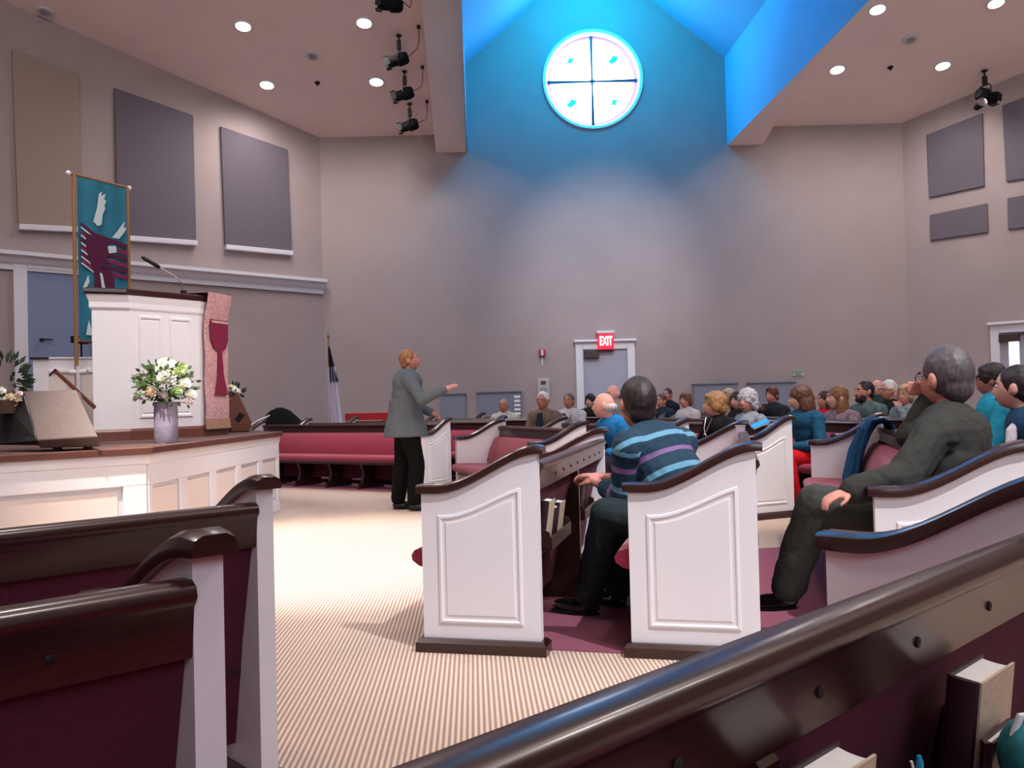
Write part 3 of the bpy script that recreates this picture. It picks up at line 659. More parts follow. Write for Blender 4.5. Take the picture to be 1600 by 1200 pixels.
def face_panel(p, q, u0, u1, z0, z1):
    n2 = out_n(p, q); t2 = (q - p); 
    def rg(i, o): return [(*(p + t2 * u + n2 * o), z) for u, z in ((u0 + i, z0 + i), (u1 - i, z0 + i), (u1 - i, z1 - i), (u0 + i, z1 - i))]
    MB().loft([rg(0, -0.002), rg(0.012, 0.014), rg(0.03, 0.014), rg(0.045, 0.002), rg(0.06, 0.008)]).build('raised_panel', M_WHITE, pu, smooth=0, org=og)
face_panel(fp[1], fp[2], 0.10, 0.44, PZ + 0.2, PZ + 1.2)
face_panel(fp[1], fp[2], 0.54, 0.88, PZ + 0.2, PZ + 1.2)
# microphone on a gooseneck
mp = D(287, 456, 8.9); t = thing('gooseneck_microphone', mp, 'black gooseneck microphone rising from the pulpit top', 'microphone')
q0 = D(221, 401, 8.6) - mp; q1 = D(250, 418, 8.7) - mp
MB().lathe([(0.001, -0.03), (0.03, -0.03), (0.03, 0.012), (0.001, 0.015)], n=14).build('base', M_BLACK, t)
MB().tube([(0, 0, 0), D(283, 441, 8.88) - mp, D(272, 430, 8.82) - mp, q1], 0.008, 8).build('gooseneck', M_CHROME, t)
MB().tube([q1, q1.lerp(q0, 0.1), q1.lerp(q0, 0.9), q0], [0.012, 0.02, 0.02, 0.01], 10).build('capsule', M_BLACK, t)
# brocade parament on the right face
p, q = fp[2], fp[3]; n2 = out_n(p, q); t2 = q - p
def brocade():
    return mat('pink_brocade', (196, 150, 150), 0.8, var=0.4, scale=55, bump=0.1)
M_BRO = brocade(); M_MAG = mat('magenta_cloth', (122, 16, 52), 0.85, var=0.1, scale=40); M_FRINGE = mat('gold_fringe', (160, 122, 100), 0.9, var=0.35, scale=90)
og = (*(p + t2 * 0.5 + n2 * 0.03), PZ + 0.2)
pm = thing('parament', og, 'pink brocade cloth with magenta chalice hanging on the pulpit side', 'cloth')
def pp(u, z, o): return (*(p + t2 * u + n2 * o), z)
N = 12; rows = []
for k in range(N + 1):
    z = PZ + 1.47 - 1.3 * k / N if k > 0 else PZ + 1.47
    of = 0.05 + 0.008 * math.sin(k * 1.3) + .06 * max(0, 1 - k / 2.5)
    rows.append([pp(0.06, z, of), pp(0.35, z, of + 0.012), pp(0.65, z, of + 0.012), pp(0.96, z, of), pp(0.96, z, of - 0.01), pp(0.06, z, of - 0.01)])
rows.insert(0, [pp(u, PZ + 1.475, o_) for u, o_ in ((0.06, -0.35), (0.35, -0.35), (0.65, -0.35), (0.96, -0.35), (0.96, -0.36), (0.06, -0.36))])
MB().loft(rows).build('cloth', M_BRO, pm, org=og)
ch = [(0.2, 1.20), (0.2, 1.0), (0.3, 0.91), (0.46, 0.87), (0.46, 0.62), (0.32, 0.42), (0.84, 0.42), (0.68, 0.62), (0.62, 0.87), (0.78, 0.91), (0.88, 1.0), (0.88, 1.20)]
MB().prism([pp(u, PZ + z, 0.072) for u, z in ch], (*(n2 * 0.012), 0)).build('chalice', M_MAG, pm, smooth=0, org=og)
MB().prism([pp(u, PZ + z, 0.082) for u, z in ((0.22, 1.19), (0.22, 1.165), (0.86, 1.165), (0.86, 1.19))], (*(n2 * 0.008), 0)).build('chalice_band', M_BRO, pm, smooth=0, org=og)
fr = MB()
for k in range(26):
    u = 0.06 + 0.9 * k / 25; fr.tube([pp(u, PZ + 0.18, 0.05), pp(u + 0.004, PZ + 0.07, 0.055 + 0.006 * (k % 3))], 0.011, 5)
f = fr.build('fringe', M_FRINGE, pm, org=og); f['kind'] = 'stuff'

# ---------------------------------------------------------------- flowers
M_VASE = mat('grey_lilac_vase', (150, 142, 160), 0.55, var=0.1, scale=14, bump=0.25)
vp = P(260, 692, PZ); vz = D(260, 630, vp.y).z - PZ
t = thing('vase', vp, 'tall grey-lilac vase on platform edge before the pulpit', 'vase')
hw = 0.092; rings = []
for z, k in ((0, .93), (0.01, 1), (vz * 0.5, 1.0), (vz - .02, 0.98), (vz, 1.0)):
    rings.append([(hw * k * math.copysign(abs(math.cos(2 * math.pi * j / 32)) ** 0.75, math.cos(2 * math.pi * j / 32)), hw * k * math.copysign(abs(math.sin(2 * math.pi * j / 32)) ** 0.75, math.sin(2 * math.pi * j / 32)), z) for j in range(32)])
MB().loft(rings).build('body', M_VASE, t)
MB().lathe([(hw * 0.93, vz - .004), (hw * 1.02, vz - .002), (hw * 1.02, vz + .012), (hw * 0.93, vz + .012)], n=32).build('rim', M_VASE, t)
MB().lathe([(0.001, 0.0), (hw * 0.98, 0.0), (hw * 1.0, 0.014), (0.001, 0.014)], n=32).build('foot', M_VASE, t)
FM = {'white': mat('white_petals', (248, 248, 236), 0.6), 'green': mat('green_petals', (178, 196, 136), 0.65, var=0.15, scale=30), 'peach': mat('peach_petals', (252, 228, 204), 0.6), 'leaf': mat('leaf_green', (74, 100, 58), 0.6, var=0.25, scale=20), 'pale': mat('pale_petals', (232, 214, 214), 0.6), 'dark': mat('dark_leaf', (46, 62, 44), 0.7), 'cream': mat('cream_petals', (236, 220, 190), 0.6), 'stem': mat('stem_green', (90, 120, 60), 0.6)}
def bloom(c, r, m, npet, org, parent, dirv, pl=0.5):
    mb = MB(); mb.ell(c, (r * .6, r * .6, r * .6), nu=8, nv=6)
    for k in range(npet):
        u = 1 - 2 * (k + 0.5) / npet; ph = k * 2.39996; s_ = math.sqrt(1 - u * u); d = Vector((s_ * math.cos(ph), s_ * math.sin(ph), u))
        if d.dot(dirv) < -0.55: continue
        a = d.orthogonal().normalized(); b = d.cross(a); e = d * r * random.uniform(.9, 1.08)
        wv = r * pl * 0.5; q = Vector(c)
        mb.add([q + d * r * .4 - a * wv, q + d * r * .4 + a * wv, q + e + a * wv * .7 + b * wv * .3, q + e * 1.04, q + e - a * wv * .7 + b * wv * .3], [(0, 1, 2, 3, 4)])
    return mb.build('bloom', m, parent, smooth=60)
def flower(px, py, rpx, kind, label, base, top, y, npet=70, pl=0.5, group='flowers in the grey vase'):
    c = D(px, py, y); r = rpx * y / FPX
    tf = thing('flower', base, label, 'flower', group=group); lc = c - Vector(base)
    bloom(lc, r, FM[kind], npet, base, tf, (lc - Vector((0, 0, 0))).normalized(), pl)
    MB().tube([(0, 0, 0), Vector((0, 0, top)) * 0.9, lc * 0.8 + Vector((0, 0, top * .15)), lc], 0.004, 5).build('stem', FM['stem'], tf)
    for k in range(2):
        d = Vector((random.uniform(-1, 1), random.uniform(-1, .2), random.uniform(-.2, .4))).normalized(); q = lc * 0.92
        s_ = d.cross(Vector((0, 0, 1))).normalized() * r * .35
        MB().add([q, q + d * r * .9 + s_, q + d * r * 1.7, q + d * r * .9 - s_], [(0, 1, 2, 3)]).build('leaf', FM['leaf'], tf, smooth=0)
    return tf
vb = Vector((vp.x, vp.y, PZ + 0.05)); yv = vp.y
FL = [(260, 575, 17, 'white', 'large white bloom at the very top of the bouquet', 0.0), (261, 592, 15, 'white', 'second white bloom, in the bouquet centre', -.10), (288, 601, 11, 'white', 'round white bloom at right side of the bouquet', -.05),
      (298, 617, 9, 'white', 'small white bloom low on the right of bouquet', -.02), (279, 583, 10, 'green', 'green mum right of the top white bloom', -.06), (284, 575, 9, 'green', 'green mum at upper right rim of the bouquet', .05), (240, 593, 9, 'green', 'green mum left of bouquet centre', -.08),
      (276, 612, 10, 'green', 'green mum low right above the vase rim', -.09), (222, 602, 9, 'green', 'green mum at far left of bouquet', .0), (237, 615, 11, 'peach', 'peach rose low on the left of the bouquet', -.11), (236, 581, 9, 'pale', 'pale loose bloom at upper left of bouquet', .02),
      (217, 588, 7, 'pale', 'small pale bloom at the left rim', .03), (296, 627, 7, 'pale', 'pale drooping bloom lowest on the right', -.03), (213, 621, 7, 'pale', 'pale small bloom lowest on the left', -.02), (255, 618, 8, 'pale', 'pale bloom just above the vase front', -.1)]
for px, py, r, k, lab, dy in FL: flower(px, py, r, k, lab, vb, vz, yv + dy, npet=90 if k == 'green' else 60, pl=0.3 if k == 'green' else 0.6)
fo = MB()
cv = D(258, 600, yv)
for k in range(420):
    d = Vector((random.gauss(0, 1), random.gauss(0, 1), random.gauss(0.2, 1))).normalized(); c = cv + Vector((d.x * .24, d.y * .2, d.z * .18)) * random.uniform(.35, 1.05)
    u = Vector((random.gauss(0, 1), random.gauss(0, 1), random.gauss(0, 1))).normalized(); s_ = u.cross(d).normalized() * .017; u = d * .055
    fo.add([c, c + u * .5 + s_, c + u, c + u * .5 - s_], [(0, 1, 2, 3)])
o = fo.build('foliage', FM['leaf'], None, smooth=0, org=vb); o.location = vb; tag(o, 'small green leaves filling the bouquet in the grey vase', 'foliage', kind='stuff')

def small_flowers(name, spots, base, label, cat, y, leafn=40, spread=(.2, .15, .12), cpx=None, darkleaf=True, pot=None):
    b = Vector(base); t = thing(name, b, label, cat)
    for px, py, r, k in spots:
        c = D(px, py, y + random.uniform(-.05, .05)) - b; bloom(c, r * y / FPX, FM[k], 26, b, t, Vector((0, -.3, 1)).normalized(), 0.7)
    mb = MB(); c0 = D(*cpx, y + .03) - b
    for k in range(leafn):
        d = Vector((random.gauss(0, 1), random.gauss(0, 1), random.gauss(0, 1))).normalized(); c = c0 + Vector((d.x * spread[0], d.y * spread[1], d.z * spread[2]))
        u = (d + Vector((0, 0, .3))).normalized() * .09; s_ = u.cross(Vector((.3, 1, .2))).normalized() * .02
        mb.add([c, c + u * .5 + s_, c + u, c + u * .5 - s_], [(0, 1, 2, 3)])
    o = mb.build('foliage', FM['dark'] if darkleaf else FM['leaf'], t, smooth=0); o['kind'] = 'stuff'
    if pot:
        r, h = pot; MB().lathe([(0.001, 0), (r * .8, 0), (r, h), (r * .85, h), (r * .8, h * .7), (0.001, h * .7)], n=18).build('basket', mat('basket_brown', (90, 66, 54), 0.8), t)
    return t
# wedge monitors
def wedge(y, quad, blk, label, s=1.0):
    # quad: sloping face top-left, top-right, bottom-right, bottom-left (pixels); built as a real box with depth
    tl, tr, br, bl = [D(*quad[0], y + .28 * s), D(*quad[1], y + .28 * s), D(*quad[2], y), D(*quad[3], y)]
    base = Vector(((bl.x + br.x) / 2, y + .2, PZ)); t = thing('floor_monitor', base, label, 'speaker')
    zb = PZ + 0.03; back = Vector((0, .34 * s, 0))
    lo = lambda p, q: Vector((p.x, p.y + q, zb))
    def pr(a, b, name, m, parent):
        MB().loft([a, b]).build(name, m, parent, smooth=0, bevel=0.008, org=base)
    A_ = [bl, tl, tl + Vector((-.02, .12, -.02)), lo(tl, .2), lo(bl, .04)]; B_ = [br, tr, tr + Vector((-.02, .12, -.02)), lo(tr, .2), lo(br, .04)]
    pr(A_, B_, 'cabinet', mat('walnut_laminate', (92, 75, 71), .45, var=.2, scale=9, stretch=(10, 10, 1)), t)
    return t, base, (tl, tr, br, bl)
yw = 6.35
t, base, (tl, tr, br, bl) = wedge(yw, ((36, 611), (118, 609), (153, 682), (58, 688)), None, 'large brown wedge monitor speaker at left end of platform')
gl = MB(); g0 = [tl + Vector((-.012, 0.0, -.015)), bl + Vector((-.012, 0, 0)), Vector((bl.x - .012, bl.y + .04, PZ + .05)), Vector((tl.x - .3, tl.y + .1, PZ + .05)), Vector((tl.x - .26, tl.y + .1, tl.z - .03))]
gl.prism(g0, (0.01, 0.0, 0)); gl.build('grille', M_GRILLE, t, smooth=0, org=base)
MB().prism([Vector((tl.x - .02, tl.y + .0, tl.z - .0)), Vector((tl.x - .3, tl.y + .12, tl.z - .01)), Vector((tl.x - .28, tl.y + .25, tl.z - .01)), Vector((tl.x, tl.y + .2, tl.z))], (0, 0, -.03)).build('top_board', M_WOOD2, t, smooth=0, org=base)
for k in range(2):
    x = bl.x + .08 + .22 * k; MB().box(x, x + .04, bl.y + .06, bl.y + .12, PZ, PZ + .04).build('foot', M_BLACK, t, smooth=0, org=base)
# right wedge
yr = 10.2; p0 = D(372, 690, yr)
base = Vector((p0.x, yr, PZ)); t = thing('floor_monitor', base, 'smaller brown wedge speaker right of the pulpit', 'speaker')
poly = [D(345, 690, yr), D(348, 650, yr), D(372, 626, yr), D(394, 672, yr), D(390, 688, yr)]
mn = min(q.z for q in poly); poly = [Vector((q.x, q.y, max(q.z - mn + PZ, PZ))) for q in poly]
MB().prism(poly, (-.17, 0.5, 0)).build('cabinet', M_WOOD2, t, smooth=0, bevel=0.01, org=base)
c = D(374, 652, yr - .012); u = Vector((.6, 0, .8)); v_ = Vector((.8, 0, -.6))
MB().prism([c + u * .05 + v_ * .03, c - u * .05 + v_ * .03, c - u * .05 - v_ * .03, c + u * .05 - v_ * .03], (0, .012, 0)).build('port', M_BLACK, t, smooth=0, org=base)
MB().prism([c + Vector((-.16, 0, -.1)), c + Vector((-.10, 0, -.1)), c + Vector((-.10, 0, -.2)), c + Vector((-.16, 0, -.2))], (0, .012, 0)).build('jack_plate', M_BLACK, t, smooth=0, org=base)
small_flowers('flower_arrangement', [(352, 604, 5, 'pale'), (366, 610, 7, 'white'), (372, 612, 5, 'cream'), (350, 616, 4, 'pale'), (361, 604, 4, 'cream')], D(360, 622, 10.35), 'small pale flower arrangement behind the right wedge speaker', 'flowers', 10.35, 24, (.1, .06, .05), (362, 612), pot=(.06, .08))
small_flowers('flower_arrangement', [(6, 628, 9, 'white'), (16, 622, 8, 'cream'), (26, 624, 8, 'cream'), (12, 634, 7, 'peach'), (30, 616, 6, 'pale'), (22, 632, 6, 'cream'), (2, 612, 8, 'white')], D(10, 646, 6.6), 'cream flowers with dark greenery at the left edge above wedge speaker', 'flowers', 6.6, 70, (.14, .1, .14), (6, 590), pot=(.1, .1))

# wooden music stand seen edge-on, behind the wedge
y0 = 7.6; a = D(82, 580, y0); b = D(147, 640, y0); base = Vector(((a.x + b.x) / 2, y0, PZ)); t = thing('music_stand', base, 'dark wooden tilted music stand left of the pulpit', 'music stand')
dv = (b - a).normalized(); nv_ = Vector((-dv.z, 0, dv.x))
MB().prism([a, b, b - nv_ * -.035, a - nv_ * -.035], (-.2, .4, .018)).build('desk', M_WOOD2, t, smooth=0, bevel=0.006, org=base)
MB().prism([a + nv_ * .03, a - nv_ * .05, a - nv_ * .05 + dv * .015, a + nv_ * .03 + dv * .015], (-.2, .4, .018)).build('lip', M_WOOD, t, smooth=0, org=base)
MB().tube([(-.06, .2, 0.02), (-.06, .2, D(118, 622, y0).z - PZ)], 0.02, 10).build('post', M_BLACK, t)
MB().lathe([(0.001, 0), (0.16, 0), (0.15, 0.02), (0.03, 0.03), (0.001, 0.03)], c=(-.06, .2, 0), n=20).build('base', M_BLACK, t)
# white cross-shaped candle holder
y0 = 8.6; p = D(124, 640, y0); base = Vector((p.x, y0, PZ)); t = thing('altar_cross', base, 'glossy white standing cross between music stand and pulpit', 'cross')
M_GLS = mat('glossy_white', (236, 234, 240), 0.12, coat=0.5)
zt_ = D(124, 572, y0).z - PZ
MB().tube([(0, 0, 0.03), (0, 0, zt_)], 0.026, 10).build('upright', M_GLS, t)
MB().tube([(-.085, 0, zt_ - .06), (.085, 0, zt_ - .06)], 0.026, 10).build('crossbar', M_GLS, t)
MB().lathe([(0.001, 0), (0.11, 0), (0.10, .03), (0.03, .05), (0.001, .05)], n=20).build('base', M_GLS, t)
# choir screen
y0 = 9.9; x0, x1 = D(52, 600, y0).x, D(150, 600, y0 + .25).x
base = Vector((x0, y0, PZ)); t = thing('choir_rail', base, 'low white panelled choir rail with dark cap, behind the music stand', 'rail')
zr = D(60, 561, y0).z - PZ; W = x1 - x0 + .9
Mr = Matrix.Rotation(R_(20), 4, 'Z')
MB().box(0, W, 0, .07, 0, zr).build('body', M_WHITE, t, smooth=0).matrix_local = Mr
MB().box(-.03, .16, -.03, .1, zr, zr + .02).build('dark_cap', M_BLACK, t, smooth=0, bevel=.004).matrix_local = Mr
MB().box(.16, W, -.015, .085, zr, zr + .02).build('cap', M_WHITE, t, smooth=0, bevel=.004).matrix_local = Mr
MB().box(.16, W - .05, -.012, 0, .12, zr - .16).build('inset_panel', M_WHITE2, t, smooth=0, bevel=.006).matrix_local = Mr
MB().box(.16, W - .05, -.03, 0, zr - .16, zr - .12).build('panel_moulding', M_WHITE, t, smooth=0, bevel=.006).matrix_local = Mr
# small wooden reading desk on black post behind the rail
y0 = 10.6; a = D(118, 532, y0); b = D(152, 533, y0); base = Vector((a.x + .02, y0 + .1, PZ)); t = thing('reading_stand', base, 'thin black-posted stand with light wood top beside the pulpit', 'stand')
MB().box(0.0, b.x - a.x, -.15, .15, a.z - PZ - .02, a.z - PZ + .03).build('desk_top', mat('light_wood', (168, 128, 104), 0.5), t, smooth=0, bevel=.005)
MB().tube([(0, 0, 0.02), (0, 0, a.z - PZ)], 0.012, 8).build('post', M_BLACK, t)
MB().lathe([(0.001, 0), (.12, 0), (.11, .02), (.001, .02)], n=16).build('base', M_BLACK, t)
MB().box(-.05, .02, -.16, .16, a.z - PZ - .03, a.z - PZ + .05).build('end_block', M_BLACK, t, smooth=0)

# hanging banner on its stand
pa, pb = D(121, 273, 9.9), D(197, 292, 10.5); dv = Vector((pb.x - pa.x, pb.y - pa.y, 0)); W = dv.length; dv.normalize(); nb = Vector((dv.y, -dv.x, 0))
zb_ = PZ; base = Vector((pa.x, pa.y, PZ)) + dv * W / 2; H = pa.z - PZ; rz = math.atan2(dv.y, dv.x)
t = thing('banner', base, 'tall teal banner with purple chalice hung beside the pulpit', 'banner', rz)
M_TEALC = mat('teal_banner_cloth', (42, 118, 142), 0.85, var=0.15, scale=5); M_PUR = mat('purple_applique', (84, 10, 56), 0.8); M_MAG2 = mat('magenta_applique', (128, 24, 74), 0.8); M_WHT = mat('white_applique', (206, 222, 222), 0.8); M_GOLD = mat('gold_pole', (150, 110, 70), 0.45)
z1 = H - .02; z0 = H - 1.86; w2 = W / 2
N = 14; mb = MB(); rings = []
for k in range(N + 1):
    x = -w2 + W * k / N; d = .012 * math.sin(k * 1.1)
    rings.append([(x, d, z0), (x, d, z1), (x, d + .01, z1), (x, d + .01, z0)])
mb.loft(rings); mb.build('cloth', M_TEALC, t)
def ap(pts, name, m, d=0.0):       # appliqué shape in banner fractions
    MB().prism([(-w2 + W * u, -.016 - d, z1 - (z1 - z0) * v) for u, v in pts], (0, -.005, 0)).build(name, m, t, smooth=0)
for k, (v0, tl_) in enumerate(((.28, .16), (.33, .15), (.375, .14), (.42, .13), (.46, .12), (.50, .12))):
    ap([(.03, v0), (.3, v0 + .05), (.6, v0 + .05 + tl_ * .1), (.98, v0 + tl_ * .55), (.98, v0 + tl_ * .55 + .028), (.6, v0 + .075 + tl_ * .1), (.3, v0 + .075), (.03, v0 + .02)], 'ribbon_stripe', M_MAG2 if k % 2 else M_PUR)
    ap([(.03, v0 + .024), (.3, v0 + .079), (.3, v0 + .088), (.03, v0 + .036)], 'white_stripe', M_WHT)
ap([(.12, .34), (.6, .37), (.58, .45), (.5, .52), (.4, .55), (.37, .6), (.38, .68), (.46, .735), (.2, .73), (.27, .68), (.28, .6), (.25, .55), (.16, .5), (.12, .42)], 'chalice', M_PUR, .004)
ap([(.52 + .17 * math.cos(a_), .63 + .085 * math.sin(a_)) for a_ in [2 * math.pi * k / 18 for k in range(18)]], 'grape_disc', M_PUR, .006)
ap([(.38, .575), (.43, .58), (.47, .65), (.55, .73), (.52, .735), (.42, .67)], 'white_stem', M_WHT, .009)
ap([(.28, .26), (.36, .17), (.4, .08), (.46, .06), (.44, .09), (.53, .07), (.5, .11), (.55, .11), (.5, .15), (.53, .16), (.47, .2), (.44, .27), (.36, .285)], 'wheat_ear', M_WHT)
ap([(.66, .34), (.78, .29), (.93, .22), (.9, .26), (.97, .26), (.9, .3), (.8, .34)], 'wheat_ear', M_WHT)
ap([(.55, .4), (.72, .39), (.74, .43), (.58, .445)], 'wheat_ear', M_WHT, .008)
ap([(.2, .74), (.5, .76), (.75, .74), (.9, .79), (.97, .86), (.88, .85), (.8, .83), (.6, .8), (.3, .79), (.15, .76)], 'wheat_ear', M_WHT)
ap([(.05, .68), (.16, .6), (.18, .64), (.08, .7)], 'wheat_ear', M_WHT)
ap([(.12, .93), (.16, .88), (.2, .93), (.9, .95), (.9, .97), (.1, .97)], 'wheat_ear', M_WHT)
for s_, nm in ((-1, 'pole'), (1, 'pole')):
    MB().tube([(s_ * (w2 + .035), .02, 0.03), (s_ * (w2 + .035), .02, H + .01)], .022, 8).build(nm, M_GOLD, t)
MB().tube([(-w2 - .1, .02, H), (w2 + .06, .02, H)], .016, 8).build('crossbar', M_GOLD, t)
for x in (-w2 - .1, w2 + .06): MB().ell((x, .02, H), (.03, .03, .03), nu=10, nv=8).build('finial', M_GLS, t)
for s_ in (-1, 1): MB().box(s_ * (w2 + .035) - .05, s_ * (w2 + .035) + .05, -.2, .22, 0, .035).build('foot', M_GOLD, t, smooth=0)

# flag in its stand near the corner
y0 = 15.4; p = D(513, 527, y0); base = Vector((p.x, y0, 0)); t = thing('flag', base, 'white flag with dark blue canton drooping on a pole in corner', 'flag')
zt_ = p.z
MB().tube([(0, 0, .03), (0, 0, zt_)], .014, 8).build('pole', M_GOLD, t)
MB().lathe([(.001, 0), (.14, 0), (.12, .05), (.03, .08), (.001, .08)], n=18).build('base', M_WOOD, t)
MB().tube([(0, 0, zt_ - .02), (0, 0, zt_ + .02), (0, 0, zt_ + .08)], [.012, .026, .004], 8).build('finial', M_CHROME, t)
def drape(z0, z1, w0, w1, xo, name, m, amp=.03):
    N = 18; rings = []
    for k in range(7):
        f = k / 6; z = z1 + (z0 - z1) * f; wd = w0 + (w1 - w0) * f
        fr = [(xo + wd * j / N, -.03 + amp * (0.4 + .6 * f) * math.sin(j * 1.15 + .5 * f)) for j in range(N + 1)]
        rings.append([(x, y, z) for x, y in fr] + [(x, y + .012, z) for x, y in reversed(fr)])
    MB().loft(rings).build(name, m, t)
drape(.55, zt_ - .52, .13, .27, -.02, 'white_field', mat('flag_white', (196, 190, 206), 0.8))
drape(zt_ - .78, zt_ - .16, .02, .16, .0, 'blue_canton', mat('flag_navy', (22, 18, 44), 0.8), .05)

# low red unit and black covered instrument in the far left corner
y0 = 16.2; a = D(540, 646, y0); b = D(606, 646, y0); base = Vector(((a.x + b.x) / 2, y0 + .2, 0)); t = thing('red_cabinet', base, 'low bright red box cabinet in the corner behind the far pews', 'cabinet')
W = b.x - a.x; h = a.z
MB().box(-W / 2, W / 2, -.2, .2, .06, h - .14).build('body', mat('bright_red_paint', (166, 14, 30), 0.5), t, smooth=0, bevel=.01)
MB().box(-W / 2 - .01, W / 2 + .01, -.22, .2, h - .13, h).build('top_section', MATS['bright_red_paint'], t, smooth=0, bevel=.01)
MB().box(-W / 2 + .05, W / 2 - .1, -.225, -.2, h - .145, h - .13).build('handle_strip', mat('pink_strip', (220, 140, 130), 0.5), t, smooth=0)
MB().box(-W / 2 + .03, W / 2 - .03, -.17, .17, 0, .07).build('plinth', M_BLACK, t, smooth=0)
y0 = 15.3; c = D(430, 637, y0); l_ = D(392, 668, y0); r_ = D(468, 670, y0); base = Vector((c.x, y0 + .3, 0)); t = thing('covered_instrument', base, 'black cloth-covered instrument peaked like a tent behind far pews', 'instrument')
hh = c.z; W = r_.x - l_.x
rings = []
for k, (z, sx, sy) in enumerate(((0.02, .56, .42), (.45, .53, .4), (l_.z - .02, .5, .36), (l_.z + .1, .4, .3), (hh - .06, .2, .17), (hh, .05, .05))):
    rings.append([(W * sx * math.copysign(abs(math.cos(q)) ** .6, math.cos(q)) * (1 + .03 * math.sin(5 * q)), sy * math.copysign(abs(math.sin(q)) ** .6, math.sin(q)) * (1 + .04 * math.cos(6 * q)), z) for q in [2 * math.pi * j / 28 for j in range(28)]])
MB().loft(rings).build('cover', M_BLACKCLOTH, t, smooth=30)
for k in range(3):
    MB().tube([(-W * .45 + k * .05, -.44, .86 + .03 * k), (-W * .2 + k * .05, -.40, .95 + .03 * k)], .012, 6).build('white_edge', M_GLS, t)
MB().box(-W * .5, W * .5, -.36, .36, 0, .02).build('foot_board', M_BLACK, t, smooth=0)
# ================================================================ people
TEX = bpy.data.textures.new('hair_clouds', 'CLOUDS'); TEX.noise_scale = 0.035
TEX2 = bpy.data.textures.new('fold_clouds', 'CLOUDS'); TEX2.noise_scale = 0.09
def skinm(k): return mat('skin_%d' % k, [(206, 150, 132), (196, 132, 116), (214, 164, 146), (176, 112, 96), (216, 158, 146)][k], 0.55, var=0.06, scale=30)
def cloth(name, rgb, var=0.15, scale=40, rough=0.85, bump=0.12): return mat(name, rgb, rough, var=var, scale=scale, bump=bump, spec=0.2)
def remeshed(mb, name, m, parent, voxel, it=3, disp=0.0, tex=None):
    o = mb.build(name, m, parent, smooth=0)
    r = o.modifiers.new('remesh', 'REMESH'); r.mode = 'VOXEL'; r.voxel_size = voxel; r.use_smooth_shade = True
    if it: s_ = o.modifiers.new('smooth', 'SMOOTH'); s_.iterations = it; s_.factor = 0.5
    if disp: d = o.modifiers.new('disp', 'DISPLACE'); d.texture = tex or TEX; d.strength = disp; d.mid_level = 0.5; d.texture_coords = 'LOCAL'
    return o
def head_mesh(mb, M, hs=1.0, fem=False):
    nu, nv = 36, 28; vs = []; fs = []
    for i in range(nv + 1):
        th = min(max(math.pi * i / nv, .001), math.pi - .001)
        for j in range(nu):
            ph = 2 * math.pi * j / nu
            x, y, z = math.sin(th) * math.cos(ph), math.sin(th) * math.sin(ph), math.cos(th)
            X = .074 * x; Y = .096 * y; Z = .115 * z
            if z < 0:
                t = -z; X *= 1 - (.30 if not fem else .38) * t ** 1.3
                if y > 0: Y += .024 * t * (y ** .5) * (1 if t < .85 else .8)
                else: Y *= 1 - .25 * t
            if y > 0:
                fr = max(y, 0)
                g = math.exp(-(X / .013) ** 2)
                if Z < .03: Y += g * .026 * max(0, min(1, (.03 - Z) / .055)) * math.exp(-(max(0, -.027 - Z) / .009) ** 2) * min(1, fr * 2)
                e = math.exp(-((abs(X) - .031) / .015) ** 2 - ((Z - .012) / .012) ** 2); Y -= .010 * e * fr
                Y += .005 * math.exp(-((Z - .033) / .009) ** 2) * math.exp(-(X / .045) ** 2) * fr
                Y += .005 * math.exp(-((Z + .060) / .010) ** 2 - (X / .022) ** 2) - .005 * math.exp(-((Z + .060) / .0035) ** 2 - (X / .024) ** 2)
                Y += .007 * math.exp(-((Z + .097) / .013) ** 2 - (X / .022) ** 2)
            vs.append(M @ Vector((X * hs, Y * hs, Z * hs)))
    for i in range(nv):
        for j in range(nu):
            k = (j + 1) % nu; fs.append((i * nu + j, (i + 1) * nu + j, (i + 1) * nu + k, i * nu + k))
    fs.append(tuple(range(nu))); fs.append(tuple(nv * nu + j for j in range(nu - 1, -1, -1)))
    mb.add(vs, fs)
    R3 = M.to_3x3()
    for sx in (-1, 1):
        mb.ell(M @ (Vector((sx * .078, -.012, -.005)) * hs), Vector((.011, .021, .033)) * hs, R3 @ Matrix.Rotation(R_(12) * sx, 3, 'Z'), nu=10, nv=8)
def hand(mb, wrist, d, pn, side, curl=0.5, k=1.0):
    d = Vector(d).normalized(); pn = Vector(pn); pn = (pn - d * pn.dot(d)).normalized(); lat = d.cross(pn).normalized() * side
    R3 = Matrix((lat, pn, d)).transposed()
    w_ = Vector(wrist)
    mb.ell(w_ + d * .05 * k, Vector((.043, .018, .056)) * k, R3, nu=12, nv=10)
    mb.capsule(w_ - d * .03 * k, w_ + d * .03 * k, .027 * k, .026 * k)
    for i, (o_, L) in enumerate(((.031, .072), (.011, .082), (-.010, .076), (-.030, .06))):
        p = w_ + d * .088 * k + lat * o_ * k; a = d.copy(); rad = .0095 * k
        for seg, fr in enumerate((.45, .32, .23)):
            ang = curl * (0.5 + .35 * seg) * (1 + .08 * i)
            a = (a * math.cos(ang) + pn * math.sin(ang)).normalized() if seg else (d * math.cos(ang * .8) + pn * math.sin(ang * .8)).normalized()
            q = p + a * L * fr * k; mb.capsule(p, q, rad, rad * .92, 8); p = q; rad *= .92
    p = w_ + d * .03 * k + lat * .034 * k; q = p + (lat * .65 + d * .75 + pn * .25).normalized() * .042 * k; r_ = q + (d * .9 + pn * .4 + lat * .1).normalized() * .032 * k
    mb.capsule(p, q, .0125 * k, .011 * k, 8); mb.capsule(q, r_, .011 * k, .009 * k, 8)
